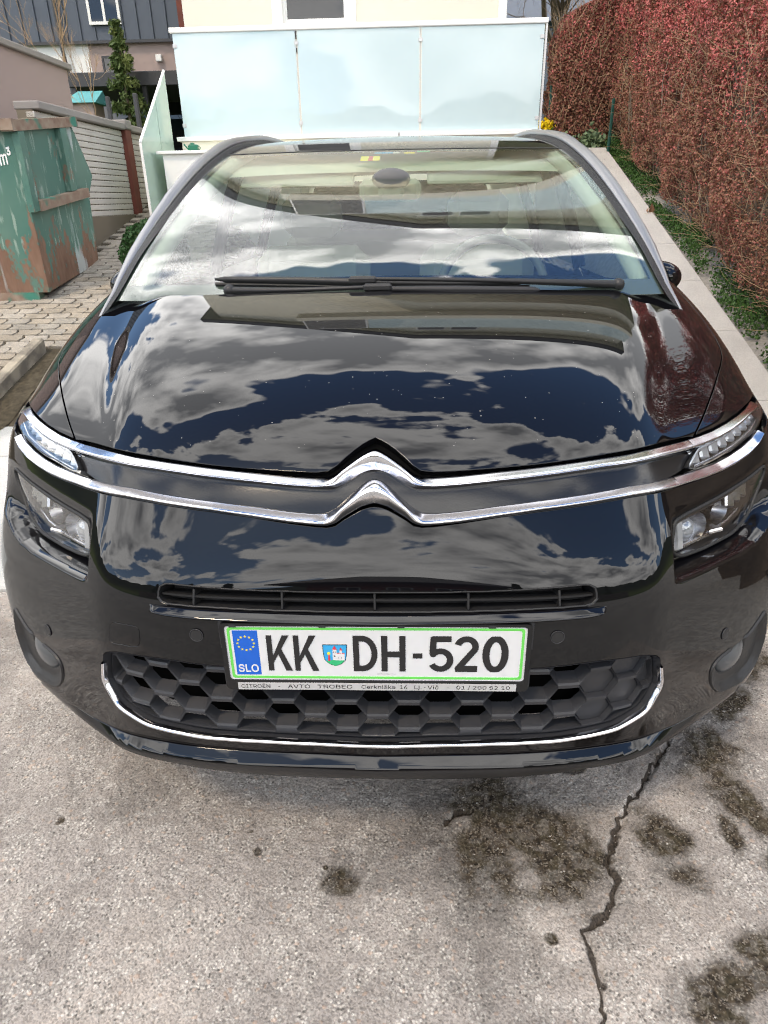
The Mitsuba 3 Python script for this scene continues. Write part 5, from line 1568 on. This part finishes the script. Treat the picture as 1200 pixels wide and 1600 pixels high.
def keep_dense(t, h, k, seed):
    return meshkit.fbm(np.stack([t * 7, h * 6, 0 * t + seed], -1), 4, seed=seed) + .10 * rng.random(len(t)) > k


def cross_sample(n):
    """The short return of the hedge behind the end of the wall."""
    x = rng.uniform(2.30, 4.2, n); h = rng.random(n) ** .8 * 2.0
    y = 11.25 + np.abs(rng.normal(0, .12, n))
    end = rng.random(n) < .25
    x = np.where(end, 2.32 + np.abs(rng.normal(0, .10, n)) , x); y = np.where(end, rng.uniform(11.25, 12.1, n), y)
    h = h * (1 - .10 * np.clip(2.75 - x, 0, .45) ** 2 / .2)
    x = x + (meshkit.fbm(np.stack([y * 3, h * 3, 0 * x], -1), 3, seed=8) - .5) * .2 + np.clip(h - 1.35, 0, .6) ** 2 * .9
    return np.stack([x, y, 1.98 + h], -1), h


for nm, n, mat, sz in (('brown_leaves', 230000, 'leaf_brown', .0115), ('red_leaves', 170000, 'leaf_red', .0115), ('pink_leaves', 120000, 'leaf_pink', .0115), ('dry_twigs', 0, 'twig_tan', 0)):
    if n:
        t, w, h = hedge_sample(n, -.6, 9.9)
        if nm == 'pink_leaves':
            k_ = rng.random(n) < np.clip((h - .7) / .95, .12, 1) ** 1.6
        else:
            k_ = keep_dense(t, h, .53, 5)
        t, w, h = t[k_], w[k_], h[k_]
        low = h > .10
        P1 = hedge_pt(t[low], w[low], h[low])
        s1 = sz * (1 + .09 * t[low])
        P2, h2 = cross_sample(n // 7)
        if nm == 'pink_leaves':
            P2 = P2[h2 > 1.0 + .5 * rng.random(len(h2))]
        k = add(nm, cat(leaves(P1, s1), leaves(P2, sz * 2.4)), mat, hd); tag(k, kind='stuff')
    else:
        NT = 3400; t = rng.uniform(-.4, 9.9, NT); h0 = rng.uniform(.0, 1.6, NT); w = np.abs(rng.normal(.10, .12, NT)); ln = rng.uniform(.08, .30, NT)
        A = hedge_pt(t, w + .12 * np.clip(1 - h0 / .7, 0, 1), h0); Bq = hedge_pt(t + rng.normal(0, .11, NT), w + rng.normal(-.01, .10, NT), np.minimum(h0 + ln * rng.uniform(-.1, 1, NT), 2.06))
        P2, h2 = cross_sample(700)
        k = add(nm, cat(sticks(A, Bq, .0024, .0010), sticks(P2, P2 + rng.normal(0, .12, P2.shape) + [0, 0, .2], .005, .002)), mat, hd); tag(k, kind='stuff')
        t = rng.uniform(-.4, 9.9, 420); w = rng.uniform(.05, .4, 420)
        A = hedge_pt(t, w + .2, np.zeros(420) - .05); Bq = hedge_pt(t + rng.normal(0, .15, 420), w, rng.uniform(.8, 1.7, 420))
        k = add('stems', sticks(A, Bq, .009, .004), 'bark', hd); tag(k, kind='stuff')
add('inner_thicket', cat(box(2.62, 4.4, 11.6, 12.3, 1.8, 3.62, .25)), 'bark', hd)
prin('green_post', (.008, .06, .045), .5)
gp1 = thing('fence_post', 'green metal fence post in the hedge at the far end of the coping', 'post', 'green fence posts by the hedge'); scene[gp1] = mikit.ply(box(2.99, 3.03, 10.36, 10.40, 1.7, 2.55, .008), 'green_post')
gp2 = thing('fence_post', 'green metal fence post behind the screen beside the yellow flowers', 'post', 'green fence posts by the hedge'); scene[gp2] = mikit.ply(box(2.28, 2.33, 11.4, 11.45, 1.9, 3.1, .008), 'green_post')
# plants at the hedge foot
n = 26000
t = rng.uniform(-.6, 9.0, n); w = rng.uniform(-.06, .30, n)
hh = np.abs(rng.normal(0, .055, n)) * (meshkit.fbm(np.stack([t * 2, w * 3, 0 * t], -1), 3, seed=4) * 2)
k_ = meshkit.fbm(np.stack([t * 3, w * 5, 0 * t], -1), 3, seed=44) > .42
P = hedge_pt(t[k_], w[k_], hh[k_] - .02)
k = add('ground_cover', leaves(P, .0165, 1.4), 'leaf_green'); tag(k, 'low green creeping plants between the coping stones and the hedge foot', 'ground cover', kind='stuff')
m, uvv = sheet(np.linspace(-.17, 1.0, 8), np.linspace(-1.2, 9.5, 40), lambda x, y: 0 * x)
v = hedge_pt(np.asarray(m.vertices)[:, 1], np.asarray(m.vertices)[:, 0], np.full(len(m.vertices), -.05))
k = add('planting_bed', trimesh.Trimesh(v, m.faces, process=False), 'joint_soil', smooth=True); tag(k, 'dark soil bed under the hedge', kind='structure')
fb = thing('flower_clump', 'clump of yellow spring flowers at the end of the frosted screen', 'flowers')
c = np.array([2.19, 11.1, 2.28])
k = add('petals', leaves(c + rng.normal(0, .055, (160, 3)) * [1, 1, .9], .05, 1.1), 'petal', fb); tag(k, kind='stuff')
add('leaves', leaves(c + [0, 0, -.16] + rng.normal(0, .06, (120, 3)), .04, 3), 'leaf_green', fb)
gl2 = thing('leafy_plant', 'pale green leafy plant at the far end of the coping stones', 'plant')
k = add('leaves', leaves(np.array([2.85, 10.95, 2.05]) + rng.normal(0, 1, (260, 3)) * [.16, .1, .07], .06, 1.6), 'leaf_grey', gl2); tag(k, kind='stuff')
dl2 = thing('leaf_litter', 'small curled dry leaf lying on the coping stones', 'leaf')
scene[dl2] = mikit.ply(leaves(np.array([[kx(7.0) - .02, 7.0, kz(7.0) + .02], [kx(7.0) - .06, 7.02, kz(7.0) + .012]]), .07, 1.8), 'leaf_brown')
# clipped ball shrub beside the car
sb = thing('clipped_shrub', 'small round clipped evergreen bush beside the car on the left', 'bush')
q = rng.normal(size=(5200, 3)); q /= np.linalg.norm(q, axis=1, keepdims=True)
q *= (.30 * (1 - .25 * rng.random((5200, 1)) ** 2)) * (1 + .25 * (meshkit.fbm(q * 2.5 + 5, 3, seed=3)[:, None] - .5))
C0 = np.array([-2.22, 5.45, .88])
add('leaves', leaves(C0 + q * [1, 1, .95], .024, 1.5), 'leaf_dark_green', sb)
b0 = ball(.24, 3); b0.apply_translation(C0); add('core', b0, 'needle', sb, smooth=True)
# drain cover by the shrub


def bare_tree(name, label, x, y, z, h, r0, spread, seed, mat='bark', group=None, depth=5):
    r = np.random.default_rng(seed)
    tk = thing(name, label, 'tree', group)
    A, Bs, R0, R1 = [], [], [], []
    trunk = []

    def grow(p, d, L, rad, lev):
        q = p + d * L
        A.append(p); Bs.append(q); R0.append(rad); R1.append(rad * .7)
        if lev <= 0 or rad < .0012:
            return
        for _ in range(2 if r.random() < .6 else 3):
            e = d + r.normal(0, spread, 3) + [0, 0, .12]; e /= np.linalg.norm(e)
            grow(q, e, L * r.uniform(.62, .88), rad * r.uniform(.5, .7), lev - 1)
        if r.random() < .8:
            e = d + r.normal(0, spread * .15, 3); e /= np.linalg.norm(e)
            grow(q, e, L * .8, rad * .72, lev - 1)
    p0 = np.array([x, y, z])
    tr = smooth_path([p0, p0 + [.03 * h, 0, h * .18], p0 + [0, .02 * h, h * .36]], 8)
    add('trunk', tube(tr, np.linspace(r0, r0 * .75, 8), 8), mat, tk, smooth=True)
    for k in range(3):
        e = np.array([r.normal(0, .3), r.normal(0, .3), 1.0]); e /= np.linalg.norm(e)
        grow(tr[-1 - k * 2], e, h * .2, r0 * .6, depth)
    add('crown', sticks(np.array(A), np.array(Bs), np.array(R0), np.array(R1)), mat, tk)
    return tk


bare_tree('bare_tree', 'bare tree behind the right end of the frosted screen', 3.3, 17, 2.0, 6.5, .13, .42, 5, depth=6, group='bare trees behind the hedge')
bare_tree('bare_tree', 'bare leaning tree beyond the hedge top', 5.6, 19, 2.0, 7.0, .14, .42, 8, depth=6, group='bare trees behind the hedge')
bare_tree('bare_tree', 'bare dense tree between the house corner and the hedge', 4.1, 19.5, 2.0, 6.8, .10, .5, 15, depth=7, group='bare trees behind the hedge')
prin('slate_blue', (.10, .125, .16), .8)
fh = thing('grey_blue_house', 'far grey blue house half hidden by bare trees beyond the hedge', 'house')
add('wall', box(3.2, 14, 30, 38, 1.5, 7.2), 'slate_blue', fh)
add('roof', trimesh.convex.convex_hull([(2.8, 29.6, 7.2), (14.4, 29.6, 7.2), (2.8, 38.4, 7.2), (14.4, 38.4, 7.2), (2.8, 34, 9.6), (14.4, 34, 9.6)]), 'dark_cladding', fh)
window(3.9, 4.9, 4.6, 5.9, 29.93, fh, 2)
bare_tree('bare_sapling', 'thin pale leafless sapling in front of the dark clad house', -7.3, 15.5, 2.0, 4.6, .03, .30, 3, 'twig_tan', depth=4, group='leafless saplings on the left')
bare_tree('bare_sapling', 'small reddish leafless sapling before the terrace canopy', -5.9, 13.4, 2.0, 2.4, .014, .3, 4, 'twig_tan', depth=3, group='leafless saplings on the left')


def conifer(x, y, z0, h, rmax, n, label, mat=('needle', 'needle_pale'), sz=.05):
    ck = thing('conifer', label, 'tree')
    add('trunk', tube([(x, y, z0), (x, y, z0 + h * .95)], [.05 * h / 3, .01], 7), 'bark', ck)
    for mtl, frac in zip(mat, (.65, .35)):
        k = int(n * frac)
        nb = max(40, k // 40)
        th, zt = rng.uniform(0, 6.283, nb), rng.random(nb) ** 1.3
        rb = rmax * (1 - zt) * (.55 + .45 * rng.random(nb)) + .03 * h / 3
        i = rng.integers(0, nb, k); s_ = rng.random(k) ** .7
        P = np.stack([x + np.cos(th[i]) * rb[i] * s_, y + np.sin(th[i]) * rb[i] * s_, z0 + h * (.06 + .94 * zt[i]) - .12 * rb[i] * s_ * s_ + 0 * s_], -1) + rng.normal(0, .035 * h / 3, (k, 3))
        add('foliage', leaves(P, sz, 2.6), mtl, ck)
    return ck


conifer(-6.45, 17.0, 2.0, 2.95, .85, 4600, 'young slender conifer in front of the far dark house', sz=.06)

# ------------------------------------------------------------------ behind the photographer: what the paint mirrors
prin('fence_wood', proc(lambda p, n, uv: mix(mi.Color3f(.10, .085, .07), mi.Color3f(.24, .21, .18), fbm(p.x * 6, p.y * 6, p.z * 1.5, 3))), .9, specular=.1)
fk = thing('board_fence', 'weathered board fence on the far side of the lane', 'fence')
for i in range(120):
    x = -14 + i * .235
    add('board', box(x, x + .19, -10.42, -10.40, .05, 1.35 + .03 * math.sin(i * 1.7)), 'fence_wood', fk)
add('rail', cat(box(-14, 14.2, -10.46, -10.421, .4, .48), box(-14, 14.2, -10.46, -10.421, 1.05, 1.13)), 'fence_wood', fk)
prin('brick_red', (.22, .06, .04), .85)
rh = thing('red_house', 'red walled house with a low dark hipped roof across the lane', 'house')
add('wall', box(-3.4, 3.0, -22, -17, -.1, 3.2), 'brick_red', rh)
add('roof', trimesh.convex.convex_hull([(-4.6, -23.2, 3.2), (4.2, -23.2, 3.2), (-4.6, -15.8, 3.2), (4.2, -15.8, 3.2), (-1.6, -19.5, 4.9), (1.2, -19.5, 4.9), (-4.6, -23.2, 3.05), (4.2, -23.2, 3.05), (-4.6, -15.8, 3.05), (4.2, -15.8, 3.05)]), 'fascia_dark', rh)
for x in (-2.4, -.4, 1.4):
    window(x, x + 1.0, 1.0, 2.2, -17.05, rh, 2)
bl = []
for i in range(15):
    x = -34 + i * 4.6 + rng.normal(0, 1)
    if -6 < x < 5:
        continue
    h, r, y = rng.uniform(5, 9), rng.uniform(1.6, 2.6), -26 - rng.random() * 8
    zt, th, q = rng.random(2600) ** 1.4, rng.uniform(0, 6.283, 2600), rng.random(2600) ** .6
    bl.append(leaves(np.stack([x + np.cos(th) * r * (1 - zt) * q, y + np.sin(th) * r * (1 - zt) * q, h * (.04 + .96 * zt)], -1), .4, 2.4))
k = add('tree_belt', cat(bl), 'needle'); tag(k, 'dark belt of conifers across the lane', 'trees', kind='stuff')

# ------------------------------------------------------------------ loose grit on the concrete
gx_, gy_ = rng.uniform(-1.3, 1.2, 9000), rng.uniform(-.5, 1.0, 9000)
pk = .035 + .30 * moss_np(gx_, gy_) + .5 * (polyline_d(gx_, gy_, CRACK) < .014) + .10 * (polyline_d(gx_, gy_, CRACK) < .05)
kk = rng.random(9000) < pk
gt = cKDTree(GRV[:, :2])
stones = []
for x, y in zip(gx_[kk], gy_[kk]):
    z = GRV[gt.query((x, y))[1], 2]
    b = trimesh.creation.icosahedron(); v = np.asarray(b.vertices) * rng.uniform(.7, 1.3, (12, 3)) * (.0008 + .0022 * rng.random() ** 2.5) * [1.2, 1, .7]
    stones.append(trimesh.Trimesh(v + [x, y, z + .0006], b.faces, process=False))
prin('grit_stone', proc(lambda p, n, uv: mix(mi.Color3f(.12, .105, .09), mi.Color3f(.45, .42, .38), mikit.cell_rand(p.x * 150, p.y * 150, 3))), .9, specular=.1)
k = add('grit', cat(stones), 'grit_stone', smooth=False); tag(k, 'loose grit lying in the stains and along the crack', 'grit', kind='stuff')

# ------------------------------------------------------------------ dust specks on the bonnet
sp = []
for _ in range(190):
    u, v = rng.uniform(-.5, .5), rng.uniform(.08, .31)
    if not hood.contains(Point(u, v)):
        continue
    d = trimesh.creation.cylinder(rng.uniform(.0004, .0011), .0003, sections=6)
    sp.append(place(d, u, v, .0003))
k = add('dust_speck', cat(sp), 'dust', hood_key); tag(k, kind='stuff')
